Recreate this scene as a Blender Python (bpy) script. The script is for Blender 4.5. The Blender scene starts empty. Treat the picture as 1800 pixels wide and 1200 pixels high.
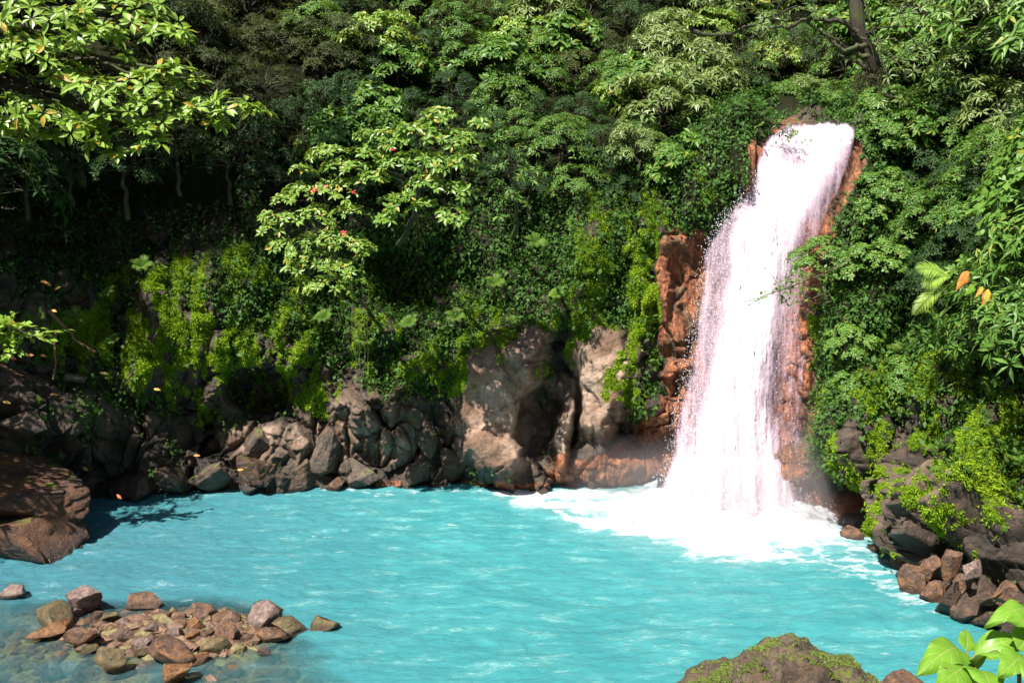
import bpy, math, random
import numpy as np
from mathutils import Vector
C = bpy.data.collections.new("place"); bpy.context.scene.collection.children.link(C)
scene = bpy.context.scene
R = math.radians
RS = np.random.RandomState(7); random.seed(7)

# ------------------------------------------------------------------ camera, sky, sun, exposure
W, H, HOR = 1800., 1200., 400.
FOC = 900 / math.tan(R(30)); PITCH = math.atan((600 - HOR) / FOC); CAMZ = 10.0
cam = bpy.data.cameras.new("camera"); cam.sensor_width = 36; cam.lens = 18 / math.tan(R(30))
cam.clip_end = 600; cam.clip_start = .05
cob = bpy.data.objects.new("camera", cam); C.objects.link(cob)
cob.location = (0, 0, CAMZ); cob.rotation_euler = (R(90) - PITCH, 0, 0)
scene.camera = cob
SUN = Vector((-0.36, -0.41, 0.84)).normalized()          # direction towards the sun
world = bpy.data.worlds.new("World"); scene.world = world; world.use_nodes = True
wn = world.node_tree; sky = wn.nodes.new('ShaderNodeTexSky'); sky.sky_type = 'NISHITA'; sky.sun_disc = False
sky.sun_elevation = math.asin(SUN.z); sky.sun_rotation = math.atan2(SUN.x, SUN.y)
bg = wn.nodes['Background']; bg.inputs['Strength'].default_value = 0.05
wn.links.new(sky.outputs[0], bg.inputs['Color'])
sl = bpy.data.lights.new("sun", 'SUN'); sl.energy = 5.0; sl.angle = R(.5); sl.color = (1, .95, .87)
so = bpy.data.objects.new("sun", sl); C.objects.link(so)
so.rotation_euler = SUN.to_track_quat('Z', 'Y').to_euler(); so.location = (-20, -5, 60)
scene.view_settings.view_transform = 'Standard'; scene.view_settings.look = 'None'
scene.view_settings.exposure = 1.15; scene.view_settings.gamma = 1

# ------------------------------------------------------------------ pixel <-> place
cp, sp = math.cos(PITCH), math.sin(PITCH)
def ray(px, py):
    x = (px - 900) / FOC; z = -(py - 600) / FOC
    return np.array([x, cp + z * sp, -sp + z * cp])
def at(px, py, Y):
    d = ray(px, py); k = Y / d[1]; return np.array([d[0] * k, Y, CAMZ + d[2] * k])
def on_z(px, py, z0=0.):
    d = ray(px, py); k = (z0 - CAMZ) / d[2]; return d * k + np.array([0, 0, CAMZ])
def proj(P):
    y = P[..., 1]; z = P[..., 2] - CAMZ
    f = y * cp - z * sp; u = y * sp + z * cp
    f = np.where(f < .1, .1, f)
    return 900 + FOC * P[..., 0] / f, 600 - FOC * u / f

# ------------------------------------------------------------------ numpy noise
def hsh(ix, iy, iz, s=0):
    h = (ix.astype(np.int64) * 374761393 + iy.astype(np.int64) * 668265263 + iz.astype(np.int64) * 2147483647 + s * 1274126177) & 0xffffffff
    h = ((h ^ (h >> 13)) * 1274126177) & 0xffffffff
    h = ((h ^ (h >> 16)) * 2246822519) & 0xffffffff
    return ((h ^ (h >> 15)) & 0xffffff) / float(0xffffff)
def vnoise(P, s=0):
    i = np.floor(P).astype(np.int64); f = P - i; f = f * f * (3 - 2 * f)
    r = 0
    for a in (0, 1):
        for b in (0, 1):
            for c in (0, 1):
                w = (f[..., 0] if a else 1 - f[..., 0]) * (f[..., 1] if b else 1 - f[..., 1]) * (f[..., 2] if c else 1 - f[..., 2])
                r = r + w * hsh(i[..., 0] + a, i[..., 1] + b, i[..., 2] + c, s)
    return r * 2 - 1
def fbm(P, sc=1., o=4, s=0, g=.5):
    P = np.asarray(P) * sc; r = 0; a = 1.; t = 0
    for k in range(o):
        r = r + a * vnoise(P * (2.03 ** k) + 13.7 * k, s + k); t += a; a *= g
    return r / t
def voro(P, s=0):
    i = np.floor(P).astype(np.int64)
    F1 = np.full(P.shape[:-1], 9.); F2 = F1.copy(); cen = np.zeros(P.shape); cid = np.zeros(i.shape)
    for a in (-1, 0, 1):
        for b in (-1, 0, 1):
            for c in (-1, 0, 1):
                j = i + np.array([a, b, c])
                q = np.stack([hsh(j[..., 0], j[..., 1], j[..., 2], s + k) for k in (1, 2, 3)], -1) + j
                d = np.sqrt(((P - q) ** 2).sum(-1))
                m = d < F1
                F2 = np.where(m, F1, np.minimum(F2, d)); F1 = np.where(m, d, F1)
                cen = np.where(m[..., None], q, cen); cid = np.where(m[..., None], j, cid)
    return F1, F2, cen, cid
def sstep(a, b, x):
    t = np.clip((x - a) / (b - a), 0, 1); return t * t * (3 - 2 * t)

# ------------------------------------------------------------------ objects
def mesh_np(name, V, Fc, attrs=None, smooth=False):
    me = bpy.data.meshes.new(name); V = np.asarray(V, np.float32); Fc = np.asarray(Fc, np.int32)
    n = len(Fc); k = Fc.shape[1]
    me.vertices.add(len(V)); me.vertices.foreach_set('co', V.ravel())
    me.loops.add(n * k); me.loops.foreach_set('vertex_index', Fc.ravel())
    me.polygons.add(n); me.polygons.foreach_set('loop_start', np.arange(0, n * k, k, dtype=np.int32))
    me.polygons.foreach_set('loop_total', np.full(n, k, np.int32))
    me.polygons.foreach_set('use_smooth', np.full(n, bool(smooth)))
    for an, av in (attrs or {}).items():
        av = np.asarray(av, np.float32)
        if av.ndim == 1:
            a = me.attributes.new(an, 'FLOAT', 'POINT'); a.data.foreach_set('value', av)
        else:
            a = me.attributes.new(an, 'FLOAT_COLOR', 'POINT'); a.data.foreach_set('color', av.ravel())
    me.update(); me.validate(); return me
def link(name, me, mat, parent=None, loc=None):
    if mat and not me.materials: me.materials.append(mat)
    o = bpy.data.objects.new(name, me); C.objects.link(o)
    if parent: o.parent = parent
    if loc is not None: o.location = loc
    return o
def tag(o, label=None, cat=None, group=None, kind=None):
    if label: o['label'] = label
    if cat: o['category'] = cat
    if group: o['group'] = group
    if kind: o['kind'] = kind
    return o
def empty(name, loc, label, cat, group=None):
    o = bpy.data.objects.new(name, None); C.objects.link(o); o.location = loc; o.empty_display_size = .2
    return tag(o, label, cat, group)

# ------------------------------------------------------------------ materials
class NT:
    def __init__(s, name):
        s.m = bpy.data.materials.new(name); s.m.use_nodes = True; s.t = s.m.node_tree; s.t.nodes.clear()
        s.out = s.n('OutputMaterial')
    def n(s, typ, **kw):
        nd = s.t.nodes.new('ShaderNode' + typ)
        for k, v in kw.items(): setattr(nd, k, v)
        return nd
    def l(s, a, b): s.t.links.new(a, b)
    def inp(s, nd, k, v):
        if isinstance(v, bpy.types.NodeSocket): s.l(v, nd.inputs[k])
        elif v is not None: nd.inputs[k].default_value = v
    def math(s, op, a, b=None, c=None, clamp=False):
        nd = s.n('Math', operation=op, use_clamp=clamp); s.inp(nd, 0, a)
        if b is not None: s.inp(nd, 1, b)
        if c is not None: s.inp(nd, 2, c)
        return nd.outputs[0]
    def mix(s, f, a, b, mode='MIX'):
        nd = s.n('Mix', data_type='RGBA', blend_type=mode); s.inp(nd, 0, f)
        for k, v in ((6, a), (7, b)):
            if isinstance(v, tuple): v = (*v[:3], 1)
            s.inp(nd, k, v)
        return nd.outputs[2]
    def noise(s, vec, sc, det=4, rough=.55, dist=0):
        nd = s.n('TexNoise'); s.inp(nd, 'Vector', vec); nd.inputs['Scale'].default_value = sc
        nd.inputs['Detail'].default_value = det; nd.inputs['Roughness'].default_value = rough; nd.inputs['Distortion'].default_value = dist
        return nd.outputs['Fac']
    def ramp(s, f, stops):
        nd = s.n('ValToRGB'); s.inp(nd, 0, f); e = nd.color_ramp.elements
        while len(e) < len(stops): e.new(.5)
        for q, (p, c) in zip(e, stops):
            q.position = p; q.color = (c, c, c, 1) if not isinstance(c, tuple) else (*c, 1)
        return nd.outputs[0]
    def attr(s, name, out='Fac'): 
        nd = s.n('Attribute', attribute_name=name); return nd.outputs[out]
    def sep(s, col):
        nd = s.n('SeparateColor'); s.inp(nd, 0, col); return nd.outputs
    def co(s, scale=(1, 1, 1), kind='Object', rot=(0, 0, 0)):
        tc = s.n('TexCoord'); mp = s.n('Mapping'); s.l(tc.outputs[kind], mp.inputs[0])
        mp.inputs['Scale'].default_value = scale; mp.inputs['Rotation'].default_value = rot
        return mp.outputs[0]
    def bump(s, h, strength=.5, dist=.05, nrm=None):
        nd = s.n('Bump'); s.inp(nd, 'Height', h); nd.inputs['Strength'].default_value = strength; nd.inputs['Distance'].default_value = dist
        if nrm: s.l(nrm, nd.inputs['Normal'])
        return nd.outputs[0]
    def pr(s, **kw):
        nd = s.n('BsdfPrincipled')
        for k, v in kw.items():
            k = k.replace('_', ' ')
            if isinstance(v, tuple) and len(v) == 3: v = (*v, 1)
            s.inp(nd, k, v)
        return nd
    def done(s, sh): s.l(sh, s.out.inputs[0]); return s.m

def leaf_mat(name, a, b, c=None, gloss=.42, trans=.25, spec=.5):
    """two greens and an accent, chosen leaf by leaf"""
    t = NT(name); r = t.attr('rnd')
    oi = t.n('ObjectInfo').outputs['Random']
    rr = t.math('ADD', t.math('MULTIPLY', r, .6), t.math('MULTIPLY', oi, .4))
    col = t.mix(rr, a, b)
    if c: col = t.mix(t.ramp(r, [(0.93, 0.), (0.95, 1.)]), col, c)
    vein = t.noise(t.co((1, 1, 1)), 9, 2)
    col = t.mix(t.math('MULTIPLY', vein, .35), col, tuple(x * .5 for x in a))
    p = t.pr(Base_Color=col, Roughness=gloss); p.inputs['Specular IOR Level'].default_value = spec
    tr = t.n('BsdfTranslucent'); t.inp(tr, 0, t.mix(.5, col, (b[0] * 1.3, b[1] * 1.2, b[2] * .5)))
    mx = t.n('MixShader'); mx.inputs[0].default_value = trans; t.l(p.outputs[0], mx.inputs[1]); t.l(tr.outputs[0], mx.inputs[2])
    return t.done(mx.outputs[0])
def bark_mat(name, a, b, moss=.4):
    t = NT(name); co = t.co((6, 6, 1.5)); n = t.noise(co, 2.5, 6, .65)
    col = t.mix(n, a, b); m = t.ramp(t.noise(t.co(), 1.7, 4), [(.55 - moss * .3, 0.), (.62, 1.)])
    col = t.mix(t.math('MULTIPLY', m, moss * 1.5, clamp=True), col, (.06, .09, .015))
    p = t.pr(Base_Color=col, Roughness=.85, Normal=t.bump(n, .8, .05)); return t.done(p.outputs[0])

def rock_mat(name, dark, light, stain=None, stain_amt=0., moss=0., rough=.6, sc=1., mossc=(.11, .17, .012)):
    t = NT(name); co = t.co()
    n1 = t.noise(co, 1.3 * sc, 6, .6, .4); n2 = t.noise(co, 9 * sc, 8, .7); n3 = t.noise(co, 40 * sc, 4, .7)
    col = t.mix(t.ramp(n1, [(.33, 0.), (.66, 1.)]), dark, light)
    col = t.mix(t.ramp(n2, [(.42, .75), (.60, 0.)]), col, tuple(x * .35 for x in dark))
    col = t.mix(t.math('MULTIPLY', t.ramp(n3, [(.5, 0.), (.75, 1.)]), .5), col, tuple(min(1, x * 1.6) for x in light))
    if stain: col = t.mix(t.math('MULTIPLY', t.ramp(t.noise(co, 2.1 * sc, 4, .6, 1), [(.45, 0.), (.6, 1.)]), stain_amt), col, stain)
    gp = t.n('NewGeometry'); sz = t.n('SeparateXYZ'); t.l(gp.outputs['Position'], sz.inputs[0]); wl = t.ramp(t.math('SUBTRACT', sz.outputs[2], t.math('MULTIPLY', n1, .25)), [(.0, 1.), (.09, 0.)])
    col = t.mix(t.math('MULTIPLY', wl, .72), col, tuple(x * .25 for x in dark)); rough = t.math('SUBTRACT', rough, t.math('MULTIPLY', wl, .3))
    geo = t.n('NewGeometry'); nz = t.n('SeparateXYZ'); t.l(geo.outputs['Normal'], nz.inputs[0])
    if moss:
        mm = t.math('ADD', t.math('MULTIPLY', nz.outputs[2], .35), t.noise(co, 3.2 * sc, 7, .7))
        mm = t.ramp(mm, [(.95 - moss * .5, 0.), (1.02 - moss * .5, 1.)])
        mc = t.mix(n3, tuple(x * .35 for x in mossc), tuple(x * 1.6 for x in mossc)); col = t.mix(mm, col, mc)
    cr = t.n('TexVoronoi', feature='DISTANCE_TO_EDGE'); cr.inputs['Scale'].default_value = 1.9 * sc
    wv = t.n('VectorMath', operation='ADD'); t.l(co, wv.inputs[0])
    nn = t.n('TexNoise'); nn.inputs['Scale'].default_value = 2.5 * sc; t.l(co, nn.inputs['Vector']); t.l(nn.outputs['Color'], wv.inputs[1])
    t.l(wv.outputs[0], cr.inputs['Vector'])
    ck = t.ramp(cr.outputs[0], [(0., 0.), (.022, 1.)]); ck = t.math('MAXIMUM', ck, t.ramp(n1, [(.42, 0.), (.52, 1.)]))
    col = t.mix(t.math('MULTIPLY', t.math('SUBTRACT', 1., ck), .6), col, tuple(x * .12 for x in dark))
    h = t.math('ADD', t.math('MULTIPLY', n2, 1.), t.math('ADD', t.math('MULTIPLY', n3, .35), t.math('MULTIPLY', ck, .35)))
    p = t.pr(Base_Color=col, Roughness=rough, Normal=t.bump(h, .9, .07 / sc)); return t.done(p.outputs[0])

M = {}
M['bank_leaf'] = leaf_mat('bright_leaf', (.15, .27, .03), (.30, .46, .05), (.45, .30, .03))
M['yellow_leaf'] = leaf_mat('yellow_green_leaf', (.11, .24, .025), (.32, .44, .07), (.48, .38, .05))
M['pale_leaf'] = leaf_mat('pale_leaf', (.09, .16, .04), (.25, .33, .09), gloss=.4, spec=.4)
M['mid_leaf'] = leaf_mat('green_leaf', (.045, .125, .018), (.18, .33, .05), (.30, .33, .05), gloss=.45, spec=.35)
M['deep_leaf'] = leaf_mat('deep_shade_leaf', (.014, .042, .010), (.052, .115, .022), gloss=.5, spec=.3)  # darkened so these shrubs read as shaded gaps between lit ones
M['dull_leaf'] = leaf_mat('olive_leaf', (.026, .042, .010), (.095, .115, .024), gloss=.55, spec=.25)  # olive, darkened further to stand in for shade on the back slope
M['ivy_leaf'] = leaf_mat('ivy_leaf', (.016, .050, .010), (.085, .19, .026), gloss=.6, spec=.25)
M['moss_tuft'] = leaf_mat('moss_tuft', (.08, .17, .008), (.38, .54, .03), gloss=.8, trans=.2, spec=.1)
M['fg_leaf'] = None
M['bark'] = bark_mat('bark', (.018, .013, .010), (.07, .052, .035))
M['twig'] = bark_mat('twig', (.05, .035, .022), (.14, .10, .06), .1)

# ------------------------------------------------------------------ leaves, tubes, rocks
def unit(v): return v / np.maximum(1e-9, np.linalg.norm(v, axis=-1, keepdims=True))
T_OVAL = (np.array([[0, 0, 0], [.30, .17, .05], [.62, .20, .04], [1, 0, -.12], [.62, -.20, .04], [.30, -.17, .05], [.5, 0, -.02]]),
          np.array([[0, 6, 1], [1, 6, 2], [2, 6, 3], [3, 6, 4], [4, 6, 5], [5, 6, 0]]))
T_LANCE = (np.array([[0, 0, 0], [.4, .13, .03], [1, 0, -.15], [.4, -.13, .03], [.45, 0, -.02]]),
           np.array([[0, 4, 1], [1, 4, 2], [2, 4, 3], [3, 4, 0]]))
T_SMALL = (np.array([[0, 0, 0], [.5, .27, .04], [1, 0, -.08], [.5, -.27, .04]]), np.array([[0, 3, 1], [3, 2, 1]]))
T_TRI = (np.array([[0, .22, 0], [1, 0, 0], [0, -.22, 0]]), np.array([[0, 2, 1]]))
class Leaves:
    def __init__(s): s.P, s.D, s.U, s.S, s.r = [], [], [], [], []
    def add(s, P, D, U, S, r=None):
        s.P.append(P); s.D.append(D); s.U.append(U); s.S.append(S)
        s.r.append(RS.rand(len(P)) if r is None else r)
    def mesh(s, name, tpl):
        P = np.concatenate(s.P); D = unit(np.concatenate(s.D)); U = np.concatenate(s.U); S = np.concatenate(s.S); r = np.concatenate(s.r)
        X = np.cross(U, D); X = unit(X); U = np.cross(D, X)
        tv, tf = tpl; k = len(tv)
        V = P[:, None] + S[:, None, None] * (tv[None, :, 0, None] * D[:, None] + tv[None, :, 1, None] * X[:, None] + tv[None, :, 2, None] * U[:, None])
        F = tf[None] + (np.arange(len(P)) * k)[:, None, None]
        return mesh_np(name, V.reshape(-1, 3), F.reshape(-1, 3), {'rnd': np.repeat(r, k)})
def rosettes(L, P, A, size, per=7, spread=.35, droop=.1):
    n = len(P); A = unit(A)
    ref = np.tile([0.31, .95, .1], (n, 1)); X = unit(np.cross(A, ref)); Y = np.cross(A, X)
    for k in range(per):
        th = 2 * math.pi * (k / per) + RS.rand(n) * 1.0; el = spread * (RS.rand(n) * 2 - .6)
        D = (np.cos(th) * np.cos(el))[:, None] * X + (np.sin(th) * np.cos(el))[:, None] * Y + np.sin(el)[:, None] * A
        D[:, 2] -= droop
        L.add(P + D * size * .12, D, A + RS.randn(n, 3) * .22, size * (.65 + .55 * RS.rand(n)))
def clump(L, c, r, n, size, flat=.4, per=7, tilt=(0, 0, 1), spread=.35, droop=.1, lobes=5):
    c = np.asarray(c, float); T = unit(np.asarray(tilt, float))
    X = unit(np.cross(T, [0.02, 1, 0])); Y = np.cross(T, X)
    th = RS.rand(n) * 2 * math.pi; ph = RS.rand() * 6
    rr = np.sqrt(RS.rand(n)) * (1 + .25 * np.sin(lobes * th + ph) + .12 * np.sin((lobes * 2 + 1) * th))
    z = flat * r * (1 - rr ** 2) + RS.randn(n) * r * .06
    O = np.cos(th)[:, None] * X + np.sin(th)[:, None] * Y
    P = c + (rr * r)[:, None] * O + z[:, None] * T
    rosettes(L, P, T + O * (rr * .8)[:, None] + RS.randn(n, 3) * .18, size, per, spread, droop)
    return P
class Tubes:
    def __init__(s): s.V, s.F, s.n = [], [], 0
    def add(s, pts, rad, k=6, wob=.12):
        pts = np.asarray(pts, float); m = len(pts); rad = np.broadcast_to(rad, (m,))
        d = unit(np.gradient(pts, axis=0)); ref = np.array([.13, .97, .2]) if abs(d[0][1]) < .9 else np.array([1., .1, .1])
        X = unit(np.cross(d, ref)); Y = np.cross(d, X); a = np.arange(k) * 2 * math.pi / k
        ring = np.cos(a)[None, :, None] * X[:, None] + np.sin(a)[None, :, None] * Y[:, None]
        V = pts[:, None] + ring * (rad[:, None] * (1 + wob * RS.randn(m, k)))[:, :, None]
        i = np.arange(m - 1)[:, None] * k; j = np.arange(k)[None]; j2 = (j + 1) % k
        F = np.stack([i + j, i + j2, i + k + j2, i + k + j], -1).reshape(-1, 4)
        s.V.append(V.reshape(-1, 3)); s.F.append(F + s.n); s.n += m * k
    def mesh(s, name): return mesh_np(name, np.concatenate(s.V), np.concatenate(s.F), None, True)
def curve(a, b, sag=0., n=8, wob=.0, bulge=(0, 0, 1)):
    a = np.asarray(a, float); b = np.asarray(b, float); t = np.linspace(0, 1, n)[:, None]
    p = a + (b - a) * t + np.asarray(bulge, float) * sag * (4 * t * (1 - t))
    if wob: w = RS.randn(n, 3) * wob; w[0] = 0; w[-1] = 0; p = p + w
    return p

def ico(sub):
    import bmesh
    bm = bmesh.new(); bmesh.ops.create_icosphere(bm, subdivisions=sub, radius=1)
    V = np.array([v.co[:] for v in bm.verts]); F = np.array([[v.index for v in f.verts] for f in bm.faces]); bm.free(); return V, F
ICO = {k: ico(k) for k in (1, 3, 4, 5, 6)}
def rock_mesh(name, dims, seed, cuts=14, sub=4, rough=.05, lo=.34, hi=.72, planes=()):
    r = np.random.RandomState(seed); V, F = ICO[sub]; V = V.copy()
    pl = [(unit(r.randn(3)), r.uniform(lo, hi)) for _ in range(cuts)] + [(unit(np.array(n, float)), d) for n, d in planes]
    for n, d in pl:
        e = V @ n - d; V = V - np.where(e > 0, e, 0)[:, None] * n
    mn, mxx = V.min(0), V.max(0); V = (V - (mn + mxx) / 2) / ((mxx - mn) / 2)
    N = unit(V); off = seed * 3.17
    V = V + N * (fbm(V + off, 1.6, 3) * rough * 1.0 + fbm(V + off, 6, 4) * rough * .9)[:, None]
    if sub >= 4:
        F1, F2, cn, ci = voro(V * 2.6 + off); V = V - N * (sstep(.10, 0, F2 - F1) * rough * .7)[:, None]
    V = V * np.asarray(dims)[None] / 2
    return mesh_np(name, V, F, None, sub >= 4)

# ------------------------------------------------------------------ the cliff and slopes, one sheet
KN = [(-1.6, 13.), (-1.2, 18.), (-.9, 23.), (-.76, 26.5)]
for px, py in [(20, 930), (160, 884), (400, 866), (600, 860), (800, 854), (1000, 856), (1170, 858), (1300, 862), (1410, 885), (1450, 915), (1520, 950), (1585, 985), (1605, 1040), (1700, 1095), (1800, 1150)]:
    p = on_z(px, py); KN.append((p[0] / p[1], p[1]))
KN += [(.75, 15.5), (1.0, 11.8), (1.3, 9.), (1.7, 7.)]
KN = np.array(KN)
PZ = np.array([-2.5, 0, 2, 4, 6, 8, 10, 12, 13.6, 14.4, 16, 19, 24, 32, 46])
PR = [(-1.6, [0, 0, .5, 1, 1.6, 2.4, 3.2, 4, 5, 5.4, 6.4, 9, 13, 20, 32]),
      (-.55, [0, 0, .2, .5, .9, 1.3, 1.7, 1.9, 2.2, 2.5, 3.4, 6, 11, 19, 33]),
      (-.30, [0, 0, .5, .9, 1.3, 1.6, 1.9, 2.3, 2.8, 3.2, 4.6, 8, 13, 21, 35]),
      (0.0, [0, 0, .5, .9, 1.2, 1.9, 2.6, 3.4, 4.6, 5.4, 7.5, 11, 16, 24, 38]),
      (.15, [0, 0, .3, .6, 1.0, 1.4, 1.9, 2.6, 3.8, 4.8, 7.5, 12, 17, 25, 40]),
      (.235, [0, 0, .2, .4, .6, .9, 1.2, 1.6, 3.0, 6.0, 10.5, 15, 21, 30, 44]),
      (.37, [0, 0, .2, .5, .8, 1.1, 1.5, 2.0, 2.9, 9.0, 13.5, 18, 24, 32, 46]),
      (.40, [0, 0, .2, .5, .9, 1.3, 1.9, 2.7, 3.6, 5, 9.5, 14, 20, 28, 42]),
      (.47, [0, .2, 1.2, 2.2, 3.6, 5.0, 6.4, 8., 9.2, 9.9, 11.5, 15, 20, 28, 42]),
      (.60, [0, .4, 1.6, 2.9, 4.2, 5.4, 6.6, 8., 9.2, 9.9, 11.5, 15, 20, 28, 42]),
      (1.7, [0, .2, .9, 1.6, 2.4, 3.2, 4, 5, 6, 6.4, 7.4, 10, 14, 21, 33])]
PT = np.array([p[0] for p in PR]); PL = np.array([p[1] for p in PR])
def surfY(t, z):
    t = np.asarray(t, float); z = np.asarray(z, float)
    base = np.interp(t, KN[:, 0], KN[:, 1])
    zi = np.clip(np.interp(z, PZ, np.arange(len(PZ))), 0, len(PZ) - 1.001); ti = np.clip(np.interp(t, PT, np.arange(len(PT))), 0, len(PT) - 1.001)
    a = zi.astype(int); fa = zi - a; b = ti.astype(int); fb = ti - b
    L = (PL[b, a] * (1 - fa) + PL[b, a + 1] * fa) * (1 - fb) + (PL[b + 1, a] * (1 - fa) + PL[b + 1, a + 1] * fa) * fb
    return base + L
def hit(px, py, off=0.):
    """where the sight line meets the slope; off metres nearer"""
    d = ray(px, py); Ys = np.linspace(8, 90, 1200); k = Ys / d[1]; z = CAMZ + d[2] * k; t = d[0] / d[1]
    s = surfY(np.full_like(Ys, t), np.clip(z, -2.5, 46)); i = np.argmax(Ys >= s)
    if Ys[i] < s[i]: i = len(Ys) - 1
    return at(px, py, Ys[i] - off)

tt = np.concatenate([np.linspace(-1.6, -.66, 70)[:-1], np.linspace(-.66, .66, 960), np.linspace(.66, 1.7, 70)[1:]])
zz = np.concatenate([np.linspace(-2.0, -.2, 8)[:-1], np.linspace(-.2, 14.4, 440), np.linspace(14.4, 46, 70)[1:]])
# smooth the plan a little so there are no ruled edges
TT, ZZ = np.meshgrid(tt, zz)
YY = np.zeros_like(TT)
for dt, dz, w in ((0, 0, .3), (.012, .3, .175), (-.012, .3, .175), (.012, -.3, .175), (-.012, -.3, .175)):
    YY += w * surfY(np.clip(TT + dt, -1.6, 1.7), np.clip(ZZ + dz, -2.5, 46))
G = np.stack([TT * YY, YY, ZZ], -1)
def normals(G):
    N = np.cross(np.gradient(G, axis=1), np.gradient(G, axis=0)); return unit(N)
N0 = normals(G)
if N0[200, 400, 1] > 0: N0 = -N0
GX, GY = proj(G)
def blob(x, y, rx, ry, rot=0., e=.35):
    """soft patch in the plane of the wall, 1 inside"""
    c, s = math.cos(R(rot)), math.sin(R(rot)); dx = GX - x; dy = GY - y
    q = np.sqrt(((dx * c + dy * s) / rx) ** 2 + ((-dx * s + dy * c) / ry) ** 2)
    return 1 - sstep(1 - e, 1 + e, q)
wob = fbm(G, .9, 4, 5)
wobx = wob * 26; woby = fbm(G, .9, 4, 9) * 26
GX = GX + wobx; GY = GY + woby
rocky = np.clip(1 - sstep(8.5, 12.5, ZZ) * sstep(.42, .30, TT), .25, 1) * (1 - .45 * sstep(.40, .46, TT) * sstep(3.5, 6, ZZ))
fallz = np.exp(-((TT - .30) / .085) ** 2)
D = fbm(G, .22, 3, 1) * .75 + fbm(G, .6, 3, 2) * .30
Pw = G + np.stack([fbm(G, .5, 3, 20), fbm(G, .5, 3, 21), fbm(G, .5, 3, 22)], -1) * .7
def blocks(scale, st, amp, tilt, crack, seed, rotm=None):
    Q = Pw * np.array(st) / scale
    if rotm is not None: Q = Q @ rotm
    F1, F2, cn, ci = voro(Q, seed)
    h = [hsh(ci[..., 0], ci[..., 1], ci[..., 2], seed + 30 + k) * 2 - 1 for k in range(4)]
    d = h[0] * amp + ((Q - cn) * np.stack(h[1:], -1)).sum(-1) * tilt
    return d - crack * sstep(.16, 0., F2 - F1), sstep(.10, .0, F2 - F1), h[0]
a45 = R(38); RM = np.array([[math.cos(a45), 0, -math.sin(a45)], [0, 1, 0], [math.sin(a45), 0, math.cos(a45)]])
d1, c1, h1 = blocks(2.3, (1, 1, .62), .34, .55, .28, 40)
d1b, c1b, h1b = blocks(1.5, (1, 1, .42), .26, .45, .25, 45, RM)
jum = np.maximum(np.clip(blob(560, 790, 280, 85, 4) + blob(240, 800, 220, 90), 0, 1), .8 * sstep(.44, .50, TT) * sstep(4, 2, ZZ))
d2, c2, h2 = blocks(.75, (1, 1, .7), .13, .22, .10, 50)
d3, c3, h3 = blocks(.33, (1, 1, .8), .05, .09, .03, 60)
sm = np.clip(blob(890, 720, 85, 120) + blob(1050, 670, 50, 90), 0, 1)       # the smooth pale bulges
calm = (1 - .6 * np.clip(blob(1195, 540, 40, 150) + blob(1100, 820, 110, 36), 0, 1)) * (1 - .75 * fallz) * (1 - .78 * sm)
D += rocky * calm * (d1 * (1 - jum) + 1.15 * d1b * jum + d2 * (1 - .4 * sm) + d3 * (1 - .7 * sm))
D += fbm(G, 3.2, 4, 3) * .07 + fbm(G, 11, 3, 4) * .02
# vertical folds of wet rock near the fall and in the shaded left wall
fold = fbm(np.stack([G[..., 0] * 1.6, G[..., 1] * .4, G[..., 2] * .16], -1), 1, 4, 77)
D += fold * .45 * (1 - sstep(10, 13, ZZ)) * calm
# bulges and hollows seen in the wall; the two broadest hollows sunk for shade
for (x, y, rx, ry, rot, h, e) in [(880, 715, 72, 130, 8, 1.15, .25), (1055, 665, 44, 95, 0, 1.0, .25), (993, 770, 16, 70, 4, 1.1, .3),
        (925, 630, 40, 45, 0, .5, .5), (865, 805, 60, 45, 0, .55, .3),
        (944, 745, 30, 62, 14, -1.6, .25), (1010, 735, 9, 75, 4, -1.0, .4), (455, 685, 56, 36, 18, -2.2, .3), (1128, 775, 50, 45, 0, -1.2, .3),
        (1190, 652, 30, 16, 0, .9, .3), (1190, 560, 18, 60, 0, .5, .4), (1125, 560, 26, 150, 0, .8, .5), (1040, 470, 32, 95, 5, .8, .5),
        (1175, 480, 18, 70, 0, .7, .4), (1075, 820, 50, 45, 0, .5, .4), (1160, 740, 25, 40, 0, .9, .4),
        (400, 560, 60, 130, 8, .9, .5), (300, 520, 45, 110, -5, .8, .5), (510, 600, 40, 80, 20, 1.0, .4), (240, 640, 50, 60, 0, .7, .4), (175, 560, 30, 80, 0, .6, .4),
        (790, 640, 70, 50, 20, .8, .5), (640, 640, 60, 60, 0, -.9, .5), (650, 740, 70, 50, 0, .6, .4), (330, 760, 60, 50, 0, -.5, .5),
        (130, 750, 60, 70, 0, .8, .4), (60, 720, 50, 60, 0, .5, .4),
        (720, 480, 130, 70, 0, -1.5, .5), (170, 370, 220, 90, 0, -1.6, .5), (560, 560, 50, 50, 0, -1.0, .5), (1388, 815, 30, 48, 0, 1.3, .3), (1480, 870, 40, 30, 0, -1.6, .3), (1560, 810, 40, 70, 0, .8, .3), (1690, 860, 60, 90, 15, 1.0, .3),
        (1600, 920, 35, 70, -10, .8, .3), (1740, 930, 50, 70, 0, .9, .3), (1500, 800, 40, 60, 0, .6, .4), (1655, 780, 24, 70, 25, -1.2, .4), (1520, 700, 60, 60, 0, .5, .5), (1655, 940, 14, 80, 30, -.9, .4),
        (1280, 300, 70, 90, 30, 1.3, .4), (1310, 330, 30, 40, 20, .5, .4), (1400, 205, 60, 16, 5, .6, .4), (1200, 390, 60, 60, 0, .8, .4)]:
    D += h * blob(x, y, rx, ry, rot, e)
D *= sstep(-1.9, -.3, ZZ) * .9 + .1
D *= np.clip(1 - .5 * sstep(15, 22, ZZ), .3, 1)
G2 = G + N0 * D[..., None]
N2 = normals(G2)
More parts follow.
